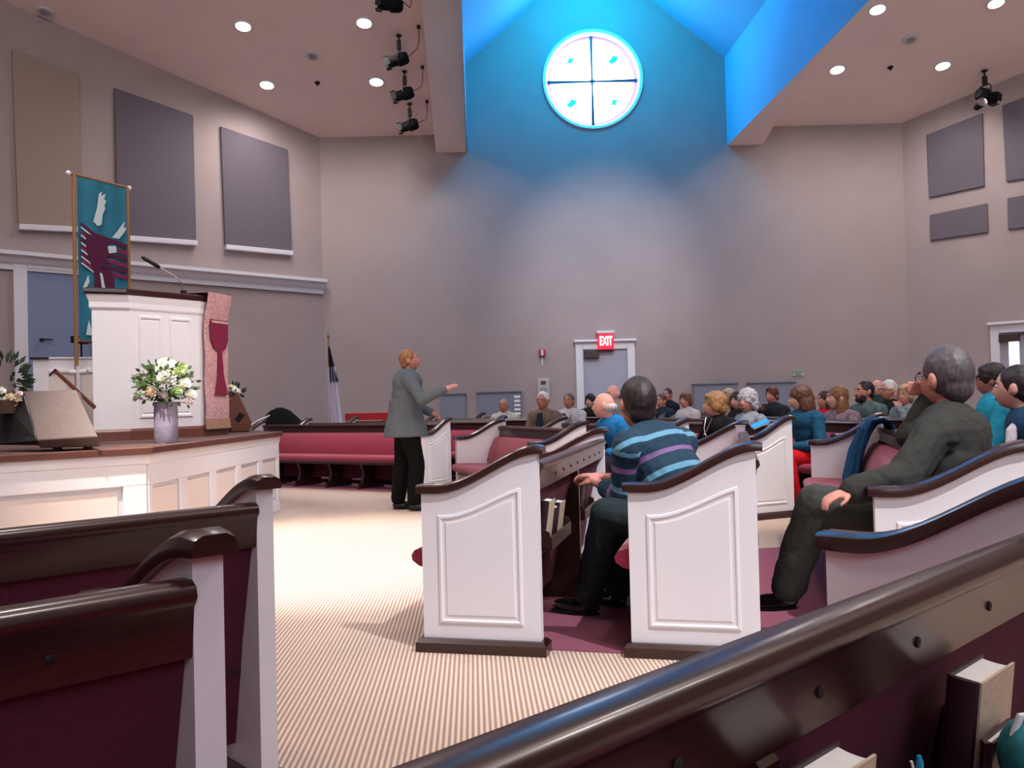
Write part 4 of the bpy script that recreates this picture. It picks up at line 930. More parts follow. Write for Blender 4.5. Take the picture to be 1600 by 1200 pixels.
def ik(S, T, a, b, pole):
    S = Vector(S); T = Vector(T); v = T - S; L = v.length
    if L > (a + b) * .995: v = v * ((a + b) * .995 / L); T = S + v; L = v.length
    n = v.normalized(); x = (a * a - b * b + L * L) / (2 * L); h = math.sqrt(max(a * a - x * x, 0.0)); p = Vector(pole); p = p - n * p.dot(n)
    p = p.normalized() if p.length > 1e-5 else n.orthogonal().normalized()
    return S + n * x + p * h, T
def rotx(a): return Matrix.Rotation(-a, 3, 'X')
GLASSM = mat('spectacle_frame', (40, 30, 30), 0.3)
M_EYEW = mat('eye_white', (225, 220, 215), 0.3); M_IRIS = mat('eye_iris', (40, 28, 24), 0.25); M_LIP = mat('lip', (168, 84, 82), 0.5)
def hair_prims(hb, M, hs, style):
    R3 = M.to_3x3()
    def E(c, r): hb.ell(M @ (Vector(c) * hs), Vector(r) * hs, R3, nu=20, nv=14)
    if style in ('short', 'thin'):
        E((0, -.014, .022), (.081, .098, .105)); E((0, -.048, -.03), (.064, .054, .062))
    elif style == 'full':
        E((0, -.012, .03), (.088, .104, .108)); E((0, -.05, -.025), (.07, .06, .07)); E((0, .045, .085), (.06, .045, .03))
    elif style == 'balding':
        E((0, -.034, -.004), (.083, .078, .062))
    elif style == 'fringe':
        E((0, -.030, -.012), (.083, .092, .050))
    elif style == 'bob':
        E((0, -.014, .028), (.09, .104, .108))
        for s_ in (-1, 1): E((s_ * .066, -.018, -.045), (.03, .062, .085))
        E((0, -.062, -.05), (.08, .05, .09)); E((0, .05, .088), (.06, .04, .028))
    elif style == 'wavy':
        E((0, -.016, .028), (.092, .108, .108))
        for s_ in (-1, 1): E((s_ * .066, -.035, -.07), (.034, .062, .10))
        E((0, -.075, -.08), (.085, .055, .12)); E((0, -.085, -.02), (.07, .05, .07))
    elif style == 'long':
        E((0, -.014, .026), (.086, .104, .106))
        for s_ in (-1, 1): E((s_ * .066, -.022, -.10), (.028, .055, .14)); E((s_ * .062, .0, -.17), (.022, .035, .09))
        E((0, -.068, -.11), (.078, .042, .16))
    elif style == 'curly':
        E((0, -.012, .03), (.1, .11, .108)); E((0, -.05, -.03), (.09, .07, .085))
        for s_ in (-1, 1): E((s_ * .076, -.02, -.02), (.03, .055, .065))
    elif style == 'shortfem':
        E((0, -.014, .028), (.092, .106, .108)); E((0, -.058, -.03), (.076, .058, .075))
        for s_ in (-1, 1): E((s_ * .07, -.012, -.012), (.028, .05, .055))
        E((0, .055, .078), (.062, .04, .032))
SPK = Vector((-1.16, 9.48))
def person(label, pos, yaw, st=1.0, hs=0.97, lean=0.1, twist=0.0, slean=0.0, hyaw=0.0, hpitch=0.0, hroll=0.0, style='short', hcol=(60, 46, 40), skin=0, top='shirt', topm=None, topg=0.018,
           bottom=None, hands=None, hdir=None, stand=False, legs=None, voxel=0.012, fem=False, glasses=False, collar=None, group='people seated in the pews', shw=0.19, extra=None, hairdisp=.012, fold=0.012, pole=None, handn=None, curl=(.6, .6), tw=1.0, tdp=1.0, lw=0.0, slv=.015):
    t = thing('person', Vector((pos[0], pos[1], 0)), label, 'person', yaw - math.pi / 2, group)   # local y looks forward
    W = t.matrix_world; Wi = W.inverted()
    hz = 0.94 if stand else 0.525
    hip = Vector((0, 0, hz)); d1 = Vector((math.sin(slean), math.sin(lean), math.cos(lean))).normalized(); l2 = lean * 1.35; d2 = Vector((math.sin(slean), math.sin(l2), math.cos(l2))).normalized()
    mid = hip + d1 * .24 * st; chest = mid + d2 * .19 * st; neck = chest + d2 * .10 * st
    ln = lean * .6; hc = neck + (Vector((math.sin(slean) * .5, math.sin(ln) + .12, math.cos(ln))).normalized() * .15 * hs)
    Rz = Matrix.Rotation(twist, 3, 'Z'); X = Rz @ Vector((1, 0, 0))
    HM = Matrix.Translation(hc) @ Matrix.Rotation(hyaw, 4, 'Z') @ Matrix.Rotation(-hpitch, 4, 'X') @ Matrix.Rotation(hroll, 4, 'Y')
    sm = skinm(skin)
    sh = {s_: chest + d2 * .045 * st + X * s_ * (shw if not fem else shw * .88) - Vector((0, .01, 0)) for s_ in (-1, 1)}
    a_, b_ = .285, .255
    default = {s_: Vector((s_ * .08, .30, hz + .115)) for s_ in (-1, 1)} if not stand else {s_: Vector((s_ * .26, .04, .78)) for s_ in (-1, 1)}
    T = dict(default)
    if hands:
        for s_, v in hands.items(): T[s_] = v if isinstance(v, Vector) and not getattr(v, 'w_', False) else v
    EL = {}; WR_ = {}
    for s_ in (-1, 1):
        pl = (pole or {}).get(s_, Vector((s_ * .8, -.5, -.6)))
        EL[s_], WR_[s_] = ik(sh[s_], T[s_], a_, b_, pl)
    if legs is None:
        if stand: legs = {s_: (Vector((s_ * .09, .02, .50)), Vector((s_ * .095, -.02, .09)), Vector((0.05 * s_, 1, 0))) for s_ in (-1, 1)}
        else: legs = {s_: (Vector((s_ * .10, .40, .545)), Vector((s_ * .10, .30, .09)), Vector((0.1 * s_, 1, 0))) for s_ in (-1, 1)}
    HJ = {s_: hip + Vector((s_ * .09, 0, -.01)) for s_ in (-1, 1)}
    def torso(mb, g, low=True, zlow=0.0):
        r1 = rotx(lean); r2 = Rz @ rotx(l2); w = (.92 if fem else 1.0) * tw
        if low: mb.ell(hip + d1 * .02, (.165 * w + g, .125 * tdp + g, .125 + g), r1, nu=18, nv=12)
        mb.ell(hip + d1 * .14 * st, (.150 * w + g, .115 * tdp + g, .17 * st + g), r1, nu=18, nv=12)
        mb.ell(mid + d2 * .06 * st, (.160 * w + g, .115 * tdp + g, .17 * st + g), r2, nu=18, nv=12)
        mb.ell(chest + d2 * .0, (.178 * w + g, .118 * tdp + g, .145 * st + g), r2, nu=18, nv=12)
        mb.capsule(sh[-1] - d2 * .015, sh[1] - d2 * .015, .062 + g, .062 + g)
        mb.capsule(chest + d2 * .05 * st, neck + d2 * .015, .10 + g * .6, .062 + g * .4)
        for s_ in (-1, 1): mb.capsule(sh[s_] - d2 * .01, neck.lerp(sh[s_], .25) + d2 * .005, .05 + g, .048 + g)
    def arm(mb, s_, g, cut=0.0):
        wr = WR_[s_] + (EL[s_] - WR_[s_]).normalized() * cut
        mb.capsule(sh[s_], EL[s_], .052 + g, .042 + g); mb.capsule(EL[s_], wr, .042 + g, .029 + g * .9)
    def leg(mb, s_, g, cut=0.0):
        kn, an, _ = legs[s_]; e = an + (kn - an).normalized() * cut
        mb.capsule(HJ[s_], kn, .086 + g, .058 + g); mb.capsule(kn, e, .058 + g, .040 + g * 1.4)
        if g <= 0: mb.ell(kn.lerp(an, .3) + Vector((0, -.015, 0)), (.05, .05, .09), None)
    # one continuous body
    body = MB(); torso(body, -.008); head_mesh(body, HM, hs, fem)
    body.capsule(neck - d2 * .05, hc + HM.to_3x3() @ Vector((0, -.022, -.055)), .056 if not fem else .048, .054 if not fem else .046)
    for s_ in (-1, 1):
        arm(body, s_, -.004); leg(body, s_, -.006)
        dv = (hdir or {}).get(s_, (WR_[s_] - EL[s_]).normalized()); pn = (handn or {}).get(s_, Vector((-s_ * .35, -.1, -1)))
        hand(body, WR_[s_], dv, pn, s_ if Vector(dv).cross(Vector(pn)).x * -s_ * s_ > 99 else (-s_ if Vector(dv).normalized().cross(Vector(pn)).dot(Vector((-s_, 0, 0))) < 0 else s_) * (1), curl[0 if s_ < 0 else 1], .96 if not fem else .88)
        kn, an, td = legs[s_]; td = td.normalized(); body.capsule(an + Vector((0, 0, -.035)), an + td * .14 + Vector((0, 0, -.06)), .032, .026)
    remeshed(body, 'body', sm, t, voxel, 2)
    # clothes
    if topm:
        tb = MB(); g = topg; torso(tb, g, True)
        if top in ('jacket', 'suit_jacket'):
            if stand:
                tb.loft([[Vector((rx * math.cos(q), ry * math.sin(q), z)) for q in [2 * math.pi * k / 20 for k in range(20)]] for z, rx, ry in ((.80, .225, .205 * tdp), (.90, .212, .19 * tdp), (1.05, .188, .155 * tdp), (1.2, .178, .142 * tdp))])
            else: tb.ell(hip + Vector((0, .02, -.03)), (.185 + g, .16 + g, .09), None)
        for s_ in (-1, 1): arm(tb, s_, g, slv)
        remeshed(tb, top, topm, t, max(voxel * .9, .008), 12 if stand else 4, fold, TEX2)
        cm = collar or topm
        cb = MB(); n = 22; rings = []
        nr = .068 if not fem else .06; up = (d2 * .7 + Vector((0, .18, .5))).normalized(); c0 = neck + d2 * .005
        u = up.orthogonal().normalized(); v = up.cross(u)
        for hh, rr in ((-.035, nr + .022), (.012, nr + .006), (.03, nr + .002), (.012, nr - .006), (-.03, nr + .004)):
            rings.append([c0 + up * hh + (u * math.cos(q) + v * math.sin(q)) * rr for q in [2 * math.pi * k / n for k in range(n)]])
        cb.loft(rings + [rings[0]], cap=False); cb.build('collar', cm, t)
    if bottom:
        bb = MB(); bb.ell(hip + Vector((0, .0, -.01)), (.178, .135, .12), None, nu=18, nv=12)
        for s_ in (-1, 1): leg(bb, s_, .016 + lw, .035)
        remeshed(bb, 'trousers', bottom, t, max(voxel, .009), 3, fold * .9, TEX2)
    for s_ in (-1, 1):
        kn, an, td = legs[s_]; td = td.normalized(); sb = MB(); rt = Matrix((Vector((td.y, -td.x, 0)).normalized(), td, Vector((td.y, -td.x, 0)).normalized().cross(td))).transposed()
        sb.ell(an + td * .075 + Vector((0, 0, -.045)), (.05, .145, .042), rt, nu=14, nv=10); sb.capsule(an + Vector((0, 0, -.035)), an + Vector((0, 0, .005)), .046, .044)
        sb2 = MB(); sb2.ell(an + td * .075 + Vector((0, 0, -.074)), (.053, .15, .013), rt, nu=14, nv=6)
        so = remeshed(sb, 'shoe', mat('black_leather', (20, 22, 24), 0.25, coat=0.3), t, max(voxel, .009), 2); sb2.build('sole', mat('shoe_sole', (14, 14, 14), 0.7), so)
    # hair and face
    hb = MB(); hair_prims(hb, HM, hs, style)
    if hb.v: remeshed(hb, 'hair', mat('hair_%d_%d_%d' % hcol, hcol, 0.5, var=0.35, scale=60, stretch=(1, 1, .25), bump=.2, spec=.4), t, max(voxel * .8, .007), 2, hairdisp if style != 'fringe' else .004)
    R3 = HM.to_3x3()
    for s_ in (-1, 1):
        eb = MB(); eb.ell(HM @ (Vector((s_ * .031, .0785, .012)) * hs), Vector((.0135, .011, .0075)) * hs, R3, nu=10, nv=8); ey = eb.build('eye', M_EYEW, t)
        MB().ell(HM @ (Vector((s_ * .031, .0865, .012)) * hs), Vector((.006, .0045, .0062)) * hs, R3, nu=8, nv=6).build('iris', M_IRIS, ey)
        MB().tube([HM @ (Vector((s_ * x, y, z)) * hs) for x, y, z in ((.014, .096, .030), (.030, .0935, .035), (.048, .080, .029))], .0042 * hs, 6).build('eyebrow', mat('hair_%d_%d_%d' % hcol, hcol), t)
    MB().ell(HM @ (Vector((0, .0935, -.060)) * hs), Vector((.022, .008, .0075)) * hs, R3, nu=12, nv=8).build('lips', M_LIP, t)
    if glasses:
        gb = MB()
        for s_ in (-1, 1):
            gb.tube([HM @ (Vector((s_ * .031 + .021 * math.cos(q), .099 - .004 * abs(math.cos(q)), .010 + .017 * math.sin(q))) * hs) for q in [2 * math.pi * k / 14 for k in range(15)]], .0022, 5)
            gb.tube([HM @ (Vector(p) * hs) for p in ((s_ * .052, .095, .016), (s_ * .076, .04, .014), (s_ * .083, -.02, .012))], .0022, 5)
        gb.tube([HM @ (Vector(p) * hs) for p in ((-.010, .100, .014), (.010, .100, .014))], .0022, 5)
        gb.build('glasses', GLASSM, t)
    if extra: extra(t, dict(HM=HM, hip=hip, chest=chest, neck=neck, d1=d1, d2=d2, sh=sh, EL=EL, WR=WR_, hs=hs, R3=R3, mid=mid, st=st, hz=hz, legs=legs))
    return t
def off_fwd(lean, st, hs): 
    ln = lean * .6; v = Vector((0, math.sin(ln) + .12, math.cos(ln))).normalized()
    return math.sin(lean) * .24 * st + math.sin(lean * 1.35) * .29 * st + v.y * .15 * hs
def head_h(lean, st, hs):
    ln = lean * .6; v = Vector((0, math.sin(ln) + .12, math.cos(ln))).normalized()
    return .525 + math.cos(lean) * .24 * st + math.cos(lean * 1.35) * .29 * st + v.z * .15 * hs
def sit(label, px, py, key, lean=0.08, vhip=0.33, look=None, hs=0.97, **kw):
    p, l, f, L, r = PEWS[key]; st = 0.95
    for _ in range(4):
        c = p + f * (vhip + off_fwd(lean, st, hs)); d = ray(px, py); k = d.x / d.y
        a = (k * c.y - c.x) / (l.x - k * l.y); q = c + l * a; zh = EYE + d.z / d.y * q.y
        lo, hi = .6, 1.3
        for _ in range(30):
            m_ = (lo + hi) / 2
            if head_h(lean, m_, hs) < zh: lo = m_
            else: hi = m_
        st = min(max(lo, .76), 1.12)
    hip = p + f * vhip + l * a
    if not (0.15 < a < L - 0.15) or not (.77 < lo < 1.11): print('SIT', label[:40], key, 'a=%.2f L=%.2f st=%.2f d=%.2f' % (a, L, lo, q.y))
    yaw = math.atan2(f.y, f.x)
    tgt = SPK if look is None else Vector(look)
    dy = math.atan2(tgt.y - hip.y, tgt.x - hip.x) - yaw
    dy = (dy + math.pi) % (2 * math.pi) - math.pi; dy = max(-1.25, min(1.25, dy))
    kw.setdefault('hyaw', dy)
    return person(label, (hip.x, hip.y), yaw, st=st, hs=hs, lean=lean, **kw)
def to_local(pos, yaw, w): return Matrix.Rotation(-(yaw - math.pi / 2), 3, 'Z') @ (Vector(w) - Vector((pos[0], pos[1], 0)))
DK = cloth('dark_trousers', (34, 36, 42)); JEAN = cloth('navy_trousers', (30, 36, 56)); KH = cloth('khaki_trousers', (120, 104, 84))

# ---- the preacher
def ex_preacher(t, j):
    n = j['neck']; MB().ell(n + Vector((0, .075, -.075)), (.05, .05, .09), None).build('shirt_front', cloth('white_shirt', (214, 210, 212)), t)
    MB().prism([n + Vector((-.02, .12, -.05)), n + Vector((.02, .12, -.05)), n + Vector((.03, .15, -.3)), n + Vector((0, .155, -.34)), n + Vector((-.03, .15, -.3))], (0, .012, 0)).build('tie', cloth('dark_tie', (40, 40, 60)), t, smooth=0)
ys = R_(14); ps = P(637, 797); ps = (ps.x, ps.y)
hw = D(694, 609, ps[1] - .26)
person('preacher standing in grey jacket and black trousers, arm stretched out', ps, ys, st=1.02, hs=1.0, lean=0.05, hyaw=R_(-6), hpitch=R_(-8), style='short', hcol=(150, 100, 66), skin=1, top='jacket', topm=cloth('grey_tweed', (98, 106, 112), .22, 90), topg=.024,
       bottom=cloth('black_trousers', (5, 5, 6)), stand=True, hands={1: to_local(ps, ys, hw), -1: Vector((-.12, .30, 1.05))}, voxel=.0075, collar=cloth('white_shirt', (214, 210, 212)), group='preacher', extra=ex_preacher, curl=(.5, .25), handn={1: Vector((-.5, 0, -1))}, pole={1: Vector((.35, -.3, -1))}, shw=.215, tw=1.1, tdp=1.22, lw=.014, legs={1: (Vector((.1, .10, .50)), Vector((.11, .06, .09)), Vector((.1, 1, 0))), -1: (Vector((-.1, -.04, .50)), Vector((-.11, -.09, .09)), Vector((-.1, 1, 0)))})

# ---- man in the striped sweater (pew B)
def stripe_mat():
    m = bpy.data.materials.new('striped_knit'); m.use_nodes = True; nt = m.node_tree; b = nt.nodes['Principled BSDF']; b.inputs['Roughness'].default_value = .9
    at = nt.nodes.new('ShaderNodeAttribute'); at.attribute_name = 'stripe'
    r = nt.nodes.new('ShaderNodeValToRGB'); r.color_ramp.interpolation = 'CONSTANT'; base = lin((18, 52, 72)); e = r.color_ramp.elements
    e[0].position = 0; e[0].color = base; e[1].position = .30; e[1].color = lin((122, 92, 140))
    for pos_, c in ((.345, base), (.47, lin((98, 152, 178))), (.525, base), (.655, lin((122, 92, 140))), (.70, base), (.82, lin((98, 152, 178))), (.872, base)):
        q = e.new(pos_); q.color = c
    nt.links.new(at.outputs['Fac'], r.inputs[0])
    nz = nt.nodes.new('ShaderNodeTexNoise'); nz.inputs['Scale'].default_value = 120; tc = nt.nodes.new('ShaderNodeTexCoord'); nt.links.new(tc.outputs['Object'], nz.inputs['Vector'])
    bp = nt.nodes.new('ShaderNodeBump'); bp.inputs['Strength'].default_value = .25; bp.inputs['Distance'].default_value = .01; nt.links.new(nz.outputs['Fac'], bp.inputs['Height']); nt.links.new(bp.outputs[0], b.inputs['Normal'])
    nt.links.new(r.outputs[0], b.inputs['Base Color']); return m
M_STRIPE = stripe_mat()
def bake_stripes(t, j):
    o = [c for c in t.children if c.name.startswith('sweater')][0]; bpy.context.view_layer.update()
    dg = bpy.context.evaluated_depsgraph_get(); me = bpy.data.meshes.new_from_object(o.evaluated_get(dg)); o.modifiers.clear(); o.data = me
    at = me.attributes.new('stripe', 'FLOAT', 'POINT'); vals = []
    ax = (j['neck'] - j['hip']); Lx = ax.length; ax.normalize()
    for v in me.vertices:
        c = v.co; best = (c - j['mid']).cross(ax).length - .20; s = (c - j['hip']).dot(ax) / Lx * .95 + .02
        for s_ in (-1, 1):
            for A_, B_, u0, u1 in ((j['sh'][s_], j['EL'][s_], .86, .40), (j['EL'][s_], j['WR'][s_], .40, .05)):
                d = B_ - A_; u = max(0, min(1, (c - A_).dot(d) / d.length_squared)); dd = (c - (A_ + d * u)).length - .07
                if dd < best and not (u == 0): best = dd; s = u0 + (u1 - u0) * u
        vals.append(max(0, min(1, s)))
    at.data.foreach_set('value', vals)
    me.polygons.foreach_set('use_smooth', [True] * len(me.polygons))
    h = j['HM']; MB().ell(h @ Vector((0, -.045, .095)), (.045, .05, .028), j['R3'] @ Matrix.Rotation(R_(28), 3, 'X')).build('thin_crown', mat('thin_crown', (128, 108, 108), .35), t)
kk = PEWS['B']; fB = kk[2]; yB = math.atan2(fB.y, fB.x)
def striped():
    lab = 'man in dark teal striped sweater leaning forward, seen from behind'
    p, l, f, L, r = kk; lean = .46; hip = p + l * .54 + f * .30; yaw = yB - R_(34); pos = (hip.x, hip.y)
    kn = to_local(pos, yaw, D(948, 796, 4.55)); an = to_local(pos, yaw, D(918, 905, 4.78)); an.z = .09; kn.z = .575
    kn2 = kn + Vector((.24, .03, -.02)); an2 = an + Vector((.24, .0, 0))
    hw = to_local(pos, yaw, D(930, 753, 4.8))
    tgt = SPK - Vector((hip.x, hip.y)); dy = math.atan2(tgt.y, tgt.x) - yaw
    dy = (dy + math.pi) % (2 * math.pi) - math.pi
    person(lab, pos, yaw, st=0.98, hs=1.2, lean=lean, slean=-.02, hyaw=dy - R_(6), hpitch=R_(-4), style='short', hcol=(44, 34, 36), skin=1, top='sweater', topm=M_STRIPE, topg=.030, bottom=cloth('dark_green_trousers', (36, 48, 52), .2, 30),
           hands={-1: hw, 1: hw + Vector((.06, .02, .02))}, legs={-1: (kn, an, Vector((-.35, 1, 0))), 1: (kn2, an2, Vector((.05, 1, 0)))}, voxel=.0085, collar=cloth('navy_collar', (16, 24, 40)), extra=bake_stripes, hairdisp=.006, curl=(.8, .8), shw=.22, tw=1.1, lw=.012, fold=.016, pole={-1: Vector((-.1, -1, -.8)), 1: Vector((.3, -1, -.8))}, slv=.11)
striped()

# ---- man in the dark suit (pew C)
def suited():
    p, l, f, L, r = PEWS['C']; hip = p + l * .44 + f * .20; yaw = math.atan2(f.y, f.x) - R_(30); pos = (hip.x, hip.y)
    kn = to_local(pos, yaw, D(1275, 778, 3.95)); an = to_local(pos, yaw, D(1228, 925, 4.12)); kn.z = min(kn.z, .68)
    hw = to_local(pos, yaw, D(1330, 768, 3.72)); hr = to_local(pos, yaw, D(1468, 608, 4.18))
    tgt = SPK - Vector((hip.x, hip.y)); dy = math.atan2(tgt.y, tgt.x) - yaw; dy = (dy + math.pi) % (2 * math.pi) - math.pi
    hdw = Matrix.Rotation(-(yaw - math.pi / 2), 3, 'Z') @ Vector((-1, .05, .05))
    person('man in dark grey suit with glasses, legs crossed, hand at his cheek', pos, yaw, st=1.0, hs=1.25, lean=.05, slean=.30, hyaw=dy - R_(10), hpitch=R_(2), style='short', hcol=(74, 68, 72), skin=1, top='suit_jacket', topm=cloth('charcoal_suit', (48, 48, 45), .12, 60), topg=.036,
           bottom=cloth('charcoal_trousers', (58, 60, 57), .12, 60), hands={-1: hw, 1: hr}, hdir={1: hdw}, legs={-1: (kn, an, Vector((.2, 1, -.2))), 1: (Vector((.12, .46, .52)), Vector((.13, .42, .09)), Vector((.1, 1, 0)))}, voxel=.0085, glasses=True,
           collar=cloth('suit_collar', (50, 52, 50)), shw=.235, tw=1.12, lw=.014, hairdisp=.006, fold=.022, pole={-1: Vector((-.15, -.6, -.8)), 1: Vector((.15, 0, -1))}, curl=(.7, .1), handn={1: Vector((0, -1, -.2))})
suited()
# ---- others near the right edge (pew D)
def ex_redcollar(t, j):
    MB().lathe([(.058, -.03), (.085, -.035), (.082, .0), (.07, .028), (.06, .02)], c=j['neck'], n=20).build('red_collar', cloth('bright_red_cloth', (214, 24, 44)), t)
    c = j['chest']; MB().tube([c + Vector((-.09, .14, -.16)), c + Vector((-.09, .13, .0)), c + Vector((-.085, .03, .12)), c + Vector((-.09, -.1, .06)), c + Vector((-.1, -.16, -.1))], .035, 8, flat=.5).build('white_strap', cloth('white_strap', (214, 206, 214)), t)
sit('dark-haired young person with red collar and white strap at right edge', 1586, 606, 'D', lean=.28, hs=1.08, style='short', hcol=(34, 24, 26), skin=2, top='jacket', topm=cloth('denim_blue', (34, 66, 98)), bottom=JEAN, voxel=.009, extra=ex_redcollar, hairdisp=.008, hyaw=-.5)
sit('person in turquoise top and glasses, half hidden behind the suited man', 1549, 594, 'D', lean=.05, hs=.95, style='full', hcol=(40, 30, 32), skin=3, top='shirt', topm=cloth('turquoise_shirt', (40, 150, 180)), bottom=DK, glasses=True, voxel=.010)

# ---- the congregation beyond the second aisle
sit('bald man in bright blue shirt leaning forward in second far pew', 944, 634, 'E2', lean=.42, hs=1.08, style='fringe', hcol=(190, 180, 176), skin=4, topm=cloth('bright_blue_shirt', (30, 116, 178), .2, 20), bottom=DK, voxel=.010, collar=cloth('pale_blue_shirt', (150, 190, 210)))
sit('pink bald head showing behind the blue-shirted man', 958, 616, 'E3', lean=.05, style='fringe', hcol=(200, 192, 186), skin=4, topm=cloth('grey_shirt', (120, 120, 128)), bottom=DK, hyaw=.2)
def ex_neck(t, j):
    c = j['chest']; MB().tube([c + Vector((-.05, .12, .1)), c + Vector((-.03, .16, .0)), c + Vector((0, .175, -.06)), c + Vector((.03, .16, .0)), c + Vector((.05, .12, .1))], .007, 6).build('necklace', M_CHROME, t)
    MB().ell(c + Vector((0, .18, -.08)), (.025, .012, .03)).build('pendant', M_CHROME, t)
sit('woman with short blonde-brown hair in black top with silver necklace', 1117, 634, 'E3', lean=.15, hs=1.04, style='shortfem', hcol=(146, 106, 66), skin=0, fem=True, topm=cloth('black_top', (18, 20, 22)), bottom=DK, voxel=.010, extra=ex_neck)
sit('elderly woman with curly grey hair and grey jacket', 1168, 632, 'E4', lean=.05, hs=1.1, style='curly', hcol=(168, 166, 170), skin=1, fem=True, top='jacket', topm=cloth('silver_grey_jacket', (136, 142, 152), .25, 30), bottom=DK, voxel=.010, hairdisp=.03, hyaw=.35)
sit('long dark-haired woman behind the curly grey-haired woman', 1151, 627, 'E5', lean=.05, style='wavy', hcol=(30, 22, 24), skin=0, fem=True, topm=cloth('black_blouse', (28, 28, 34)), bottom=DK, hyaw=.4)
sit('fair-haired person partly hidden behind the black-topped woman', 1138, 622, 'E5', lean=.0, style='shortfem', hcol=(176, 150, 120), skin=2, fem=True, topm=cloth('beige_knit', (150, 136, 124)), bottom=DK)
sit('woman with wavy brown hair in teal denim jacket and red trousers', 1250, 622, 'E4', lean=.18, hs=1.04, style='wavy', hcol=(84, 52, 38), skin=2, fem=True, top='jacket', topm=cloth('teal_denim', (26, 76, 104), .2, 20), bottom=cloth('red_trousers', (196, 20, 34)), voxel=.009, hpitch=R_(8))
sit('woman with long light brown hair in patterned mauve jacket', 1308, 622, 'E5', lean=.15, hs=1.08, style='long', hcol=(124, 82, 56), skin=2, fem=True, top='jacket', topm=mat('patterned_mauve', (128, 108, 118), .85, var=.45, scale=22, bump=.1), bottom=DK, voxel=.009)
sit('woman in red top behind the long-haired woman', 1289, 626, 'E6', lean=.05, style='long', hcol=(60, 30, 26), skin=1, fem=True, topm=cloth('red_top', (190, 20, 36)), bottom=DK)
def ex_beard(t, j):
    b = MB(); 
    for c, r in (((0, .082, -.088), (.042, .026, .030)), ((.044, .045, -.068), (.018, .038, .042)), ((-.044, .045, -.068), (.018, .038, .042)), ((0, .104, -.043), (.026, .01, .007))): b.ell(j['HM'] @ (Vector(c) * j['hs']), Vector(r) * j['hs'], j['R3'])
    b.build('beard', mat('beard_dark', (30, 22, 22), .8, bump=.3, scale=90), t)
M_PLAID = mat('green_plaid', (78, 98, 102), .85, var=.45, scale=14, stretch=(2.5, .5, 1), bump=.1)
sit('man with dark hair and full beard in grey-green plaid shirt', 1351, 612, 'E6', lean=.1, hs=1.06, style='short', hcol=(30, 24, 26), skin=1, topm=M_PLAID, bottom=JEAN, voxel=.010, extra=ex_beard)
sit('balding man just behind the bearded man', 1371, 606, 'E8', lean=.0, style='fringe', hcol=(150, 140, 136), skin=4, topm=cloth('dark_green_shirt', (40, 60, 52)), bottom=DK)
sit('white-haired man in dark sweater with white collar, right side', 1388, 610, 'E7', lean=.1, hs=1.08, style='short', hcol=(214, 208, 202), skin=1, top='sweater', topm=cloth('black_green_sweater', (24, 34, 32)), bottom=DK, collar=cloth('white_collar', (214, 214, 214)), glasses=True)
sit('blonde woman with hand raised to her mouth, right side', 1414, 618, 'E6', lean=.12, style='shortfem', hcol=(176, 140, 110), skin=1, fem=True, topm=cloth('grey_print', (120, 130, 132), .4, 20), bottom=DK, hands={-1: Vector((-.05, .24, .98))}, hyaw=.3)
sit('man with reddish-brown hair, dark jacket and pale collar, hand at chin', 1206, 618, 'E6', lean=.08, style='full', hcol=(96, 48, 36), skin=1, top='jacket', topm=cloth('dark_blazer', (34, 38, 46)), bottom=DK, collar=cloth('pale_collar', (216, 200, 190)), hands={1: Vector((.02, .24, .95))}, hyaw=.3)
sit('woman with pulled-back brown hair in pale cardigan and pink top', 1071, 626, 'E5', lean=.08, style='shortfem', hcol=(110, 74, 54), skin=1, fem=True, top='cardigan', topm=cloth('pale_cardigan', (190, 184, 186)), bottom=DK, collar=cloth('pink_top', (206, 110, 124)), hyaw=.45)
sit('dark-haired young man in black shirt, highest in the far rows', 1043, 617, 'E7', lean=.02, style='short', hcol=(52, 34, 30), skin=1, topm=cloth('black_shirt', (20, 26, 32)), bottom=DK, hyaw=.45)
sit('man peering from beside the black-shirted young man', 1033, 627, 'E6', lean=.1, style='short', hcol=(70, 50, 42), skin=1, topm=cloth('navy_shirt', (30, 40, 54)), bottom=DK, hyaw=.4)
# ---- facing rows beyond the platform
sit('man with receding hair in pale shirt before the slatted wall unit', 787, 634, 'G4', lean=.05, style='balding', hcol=(84, 52, 46), skin=3, topm=cloth('pale_check_shirt', (182, 174, 164), .25, 20), bottom=KH)
def ex_open(t, j):
    MB().prism([j['neck'] + Vector((-.045, .10, -.01)), j['neck'] + Vector((.045, .10, -.01)), j['neck'] + Vector((.075, .155, -.32)), j['neck'] + Vector((-.075, .155, -.32))], (0, .02, 0)).build('shirt_front', cloth('dark_teal_shirt', (26, 40, 56)), t, bevel=.01)
sit('white-haired man with glasses in brown jacket over dark shirt', 848, 626, 'G3', lean=.05, hs=1.1, style='short', hcol=(206, 204, 200), skin=3, top='jacket', topm=cloth('brown_jacket', (112, 92, 80)), bottom=DK, glasses=True, voxel=.010, extra=ex_open, collar=cloth('dark_teal_shirt', (26, 40, 56)))
def ex_vest(t, j):
    MB().prism([j['neck'] + Vector((-.08, .09, -.03)), j['neck'] + Vector((.08, .09, -.03)), j['neck'] + Vector((.11, .155, -.35)), j['neck'] + Vector((-.11, .155, -.35))], (0, .02, 0)).build('vest_front', cloth('grey_green_vest', (112, 122, 120)), t, bevel=.01)
sit('man with brown-grey hair in pale shirt and grey-green vest', 889, 627, 'G4', lean=.05, hs=1.04, style='short', hcol=(92, 78, 72), skin=3, topm=cloth('pale_shirt', (186, 182, 186)), bottom=DK, extra=ex_vest)
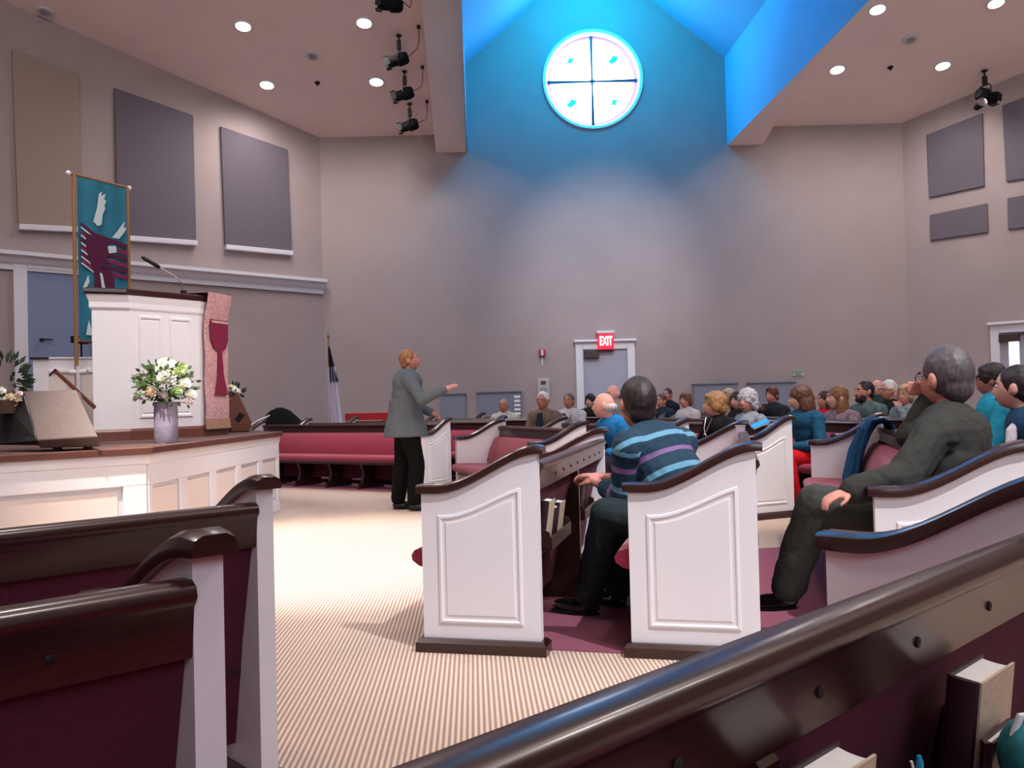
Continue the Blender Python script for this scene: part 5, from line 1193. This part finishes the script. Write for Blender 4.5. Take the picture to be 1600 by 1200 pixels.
sit('smiling woman with short dark hair in black cardigan near exit door', 922, 627, 'G5', lean=.12, style='shortfem', hcol=(34, 24, 26), skin=2, fem=True, top='cardigan', topm=cloth('black_cardigan', (24, 24, 26)), bottom=DK, hands={1: Vector((.1, .42, .78))})
# ================================================================ things on and in the pews
M_TAN = mat('tan_fore_edge', (190, 170, 146), .8, var=.15, scale=30, stretch=(1, 1, 12))
book('R0', 1.86, -0.043, 0.517, 6, 'thick dark hymn book standing highest at lower right', t=0.05, wd=.145, rear=M_TAN)
book('R0', 1.36, -0.043, 0.517, 6, 'hymn book at the bottom edge, pages cut by the frame', t=0.05, wd=.145, rear=M_TAN)
book('R0', 1.82, -0.075, 0.517, 5, 'lower dark booklet leaning beside the thick hymn book', h=.14, wd=.12, t=.018)
pen('R0', 1.66, -.025, 0.61, 'bright cyan pen in the nearest pew rack', mat('cyan_plastic', (20, 150, 200), .3))
book('A', 0.36, 0.03, 0.455, 8, 'hymn book nearest the end of the front pew back rack', t=.045, rear=M_TAN)
book('A', 0.52, 0.03, 0.455, 8, 'second hymn book along the front pew back rack', h=.16, t=.045)
book('A', 0.68, 0.03, 0.455, 8, 'third hymn book with pale pages in front pew rack', h=.17, t=.045, rear=M_TAN)
book('A', 1.42, 0.03, 0.455, 8, 'hymn book past the partition, left of the last one', t=.04)
book('A', 1.60, 0.03, 0.455, 8, 'farthest hymn book in front pew rack by clasped hands', t=.04)
# jacket thrown over the pew where the suited man sits
def coat():
    p, l, f, L, r = PEWS['C']; base = rear_of('C', L - .42, .05, .9)
    t = thing('coat', base, 'dark blue jacket draped over pew back and far end', 'coat')
    M = Matrix(((l.x, f.x, 0), (l.y, f.y, 0), (0, 0, 1))); rows = []
    n = 16; prof_ = [(-.06, -.28), (-.065, -.1), (-.05, .0), (.0, .04), (.07, .02), (.11, -.06), (.16, -.2), (.2, -.36), (.24, -.46)]
    for k, (v, z) in enumerate(prof_):
        wv = .16 + .05 * math.sin(k * .9)
        rows.append([M @ Vector((-wv + (2 * wv + .1) * j / n + .04 * max(0, k - 3), v + .018 * math.sin(j * 1.3 + k * .5) * min(1, k * .3), z + .012 * math.cos(j * .9))) for j in range(n + 1)])
    back = [[q + M @ Vector((0, .014, .014)) for q in rw] for rw in rows]
    mb = MB(); mb.loft([a + list(reversed(b)) for a, b in zip(rows, back)]); mb.build('jacket_body', cloth('dark_blue_jacket', (26, 72, 108), .2, 14), t, smooth=60)
    s_ = MB(); s_.tube([M @ Vector(q) for q in ((.12, .12, -.02), (.14, .2, -.2), (.08, .26, -.4), (.03, .27, -.52))], [.05, .055, .05, .042], 10); s_.build('sleeve', cloth('dark_blue_jacket', (26, 72, 108), .2, 14), t)
    c = MB(); c.tube([M @ Vector((.03 + .03, .27, -.5)), M @ Vector((.025, .272, -.54))], .046, 10); c.build('cuff', cloth('navy_cuff', (20, 34, 58)), t)
coat()
# plastic cup on the cap of pew B's far end, bright blue folder on the end of the third far pew
p = D(1157, 676, 6.9); t = thing('plastic_cup', Vector((p.x, p.y, p.z - .06)), 'small clear plastic cup at far end of the striped man\'s pew', 'cup')
PLAS = mat('frosted_plastic', (200, 190, 206), .25)
MB().lathe([(.001, 0), (.03, 0), (.038, .11), (.034, .11), (.028, .006), (.001, .006)], n=20).build('cup_wall', PLAS, t)
MB().lathe([(.036, .108), (.041, .11), (.041, .117), (.035, .117)], n=20).build('rim', PLAS, t)
p = D(1189, 664, 8.15); t = thing('folder', p, 'bright blue folder lying by the tall white pew end', 'folder')
MB().prism([(-.08, -.06, -.03), (.08, -.02, .03), (.08, .12, .05), (-.08, .08, -.01)], (0, 0, .006)).build('front_cover', mat('azure_card', (30, 150, 236), .3), t, smooth=0)
MB().prism([(-.078, -.058, -.038), (.078, -.018, .022), (.078, .118, .042), (-.078, .078, -.018)], (0, 0, .005)).build('pages', M_PAPER, t, smooth=0)
# teal patterned cushion-like bag at the right edge beside the near pew
p = D(1618, 1178, 1.25); t = thing('bag', Vector((p.x, p.y, p.z - .06)), 'teal patterned fabric bag corner at the lower right edge', 'bag')
mb = MB(); mb.ell((0, 0, 0.05), (.045, .06, .06), None, 18, 12); mb.build('bag_body', mat('teal_print', (40, 130, 140), .8, var=.4, scale=30), t)
MB().tube([(-.03, 0, .085), (-.02, 0, .112), (.02, 0, .116), (.035, 0, .085)], .006, 8).build('piping', mat('white_piping', (214, 220, 220), .6), t)
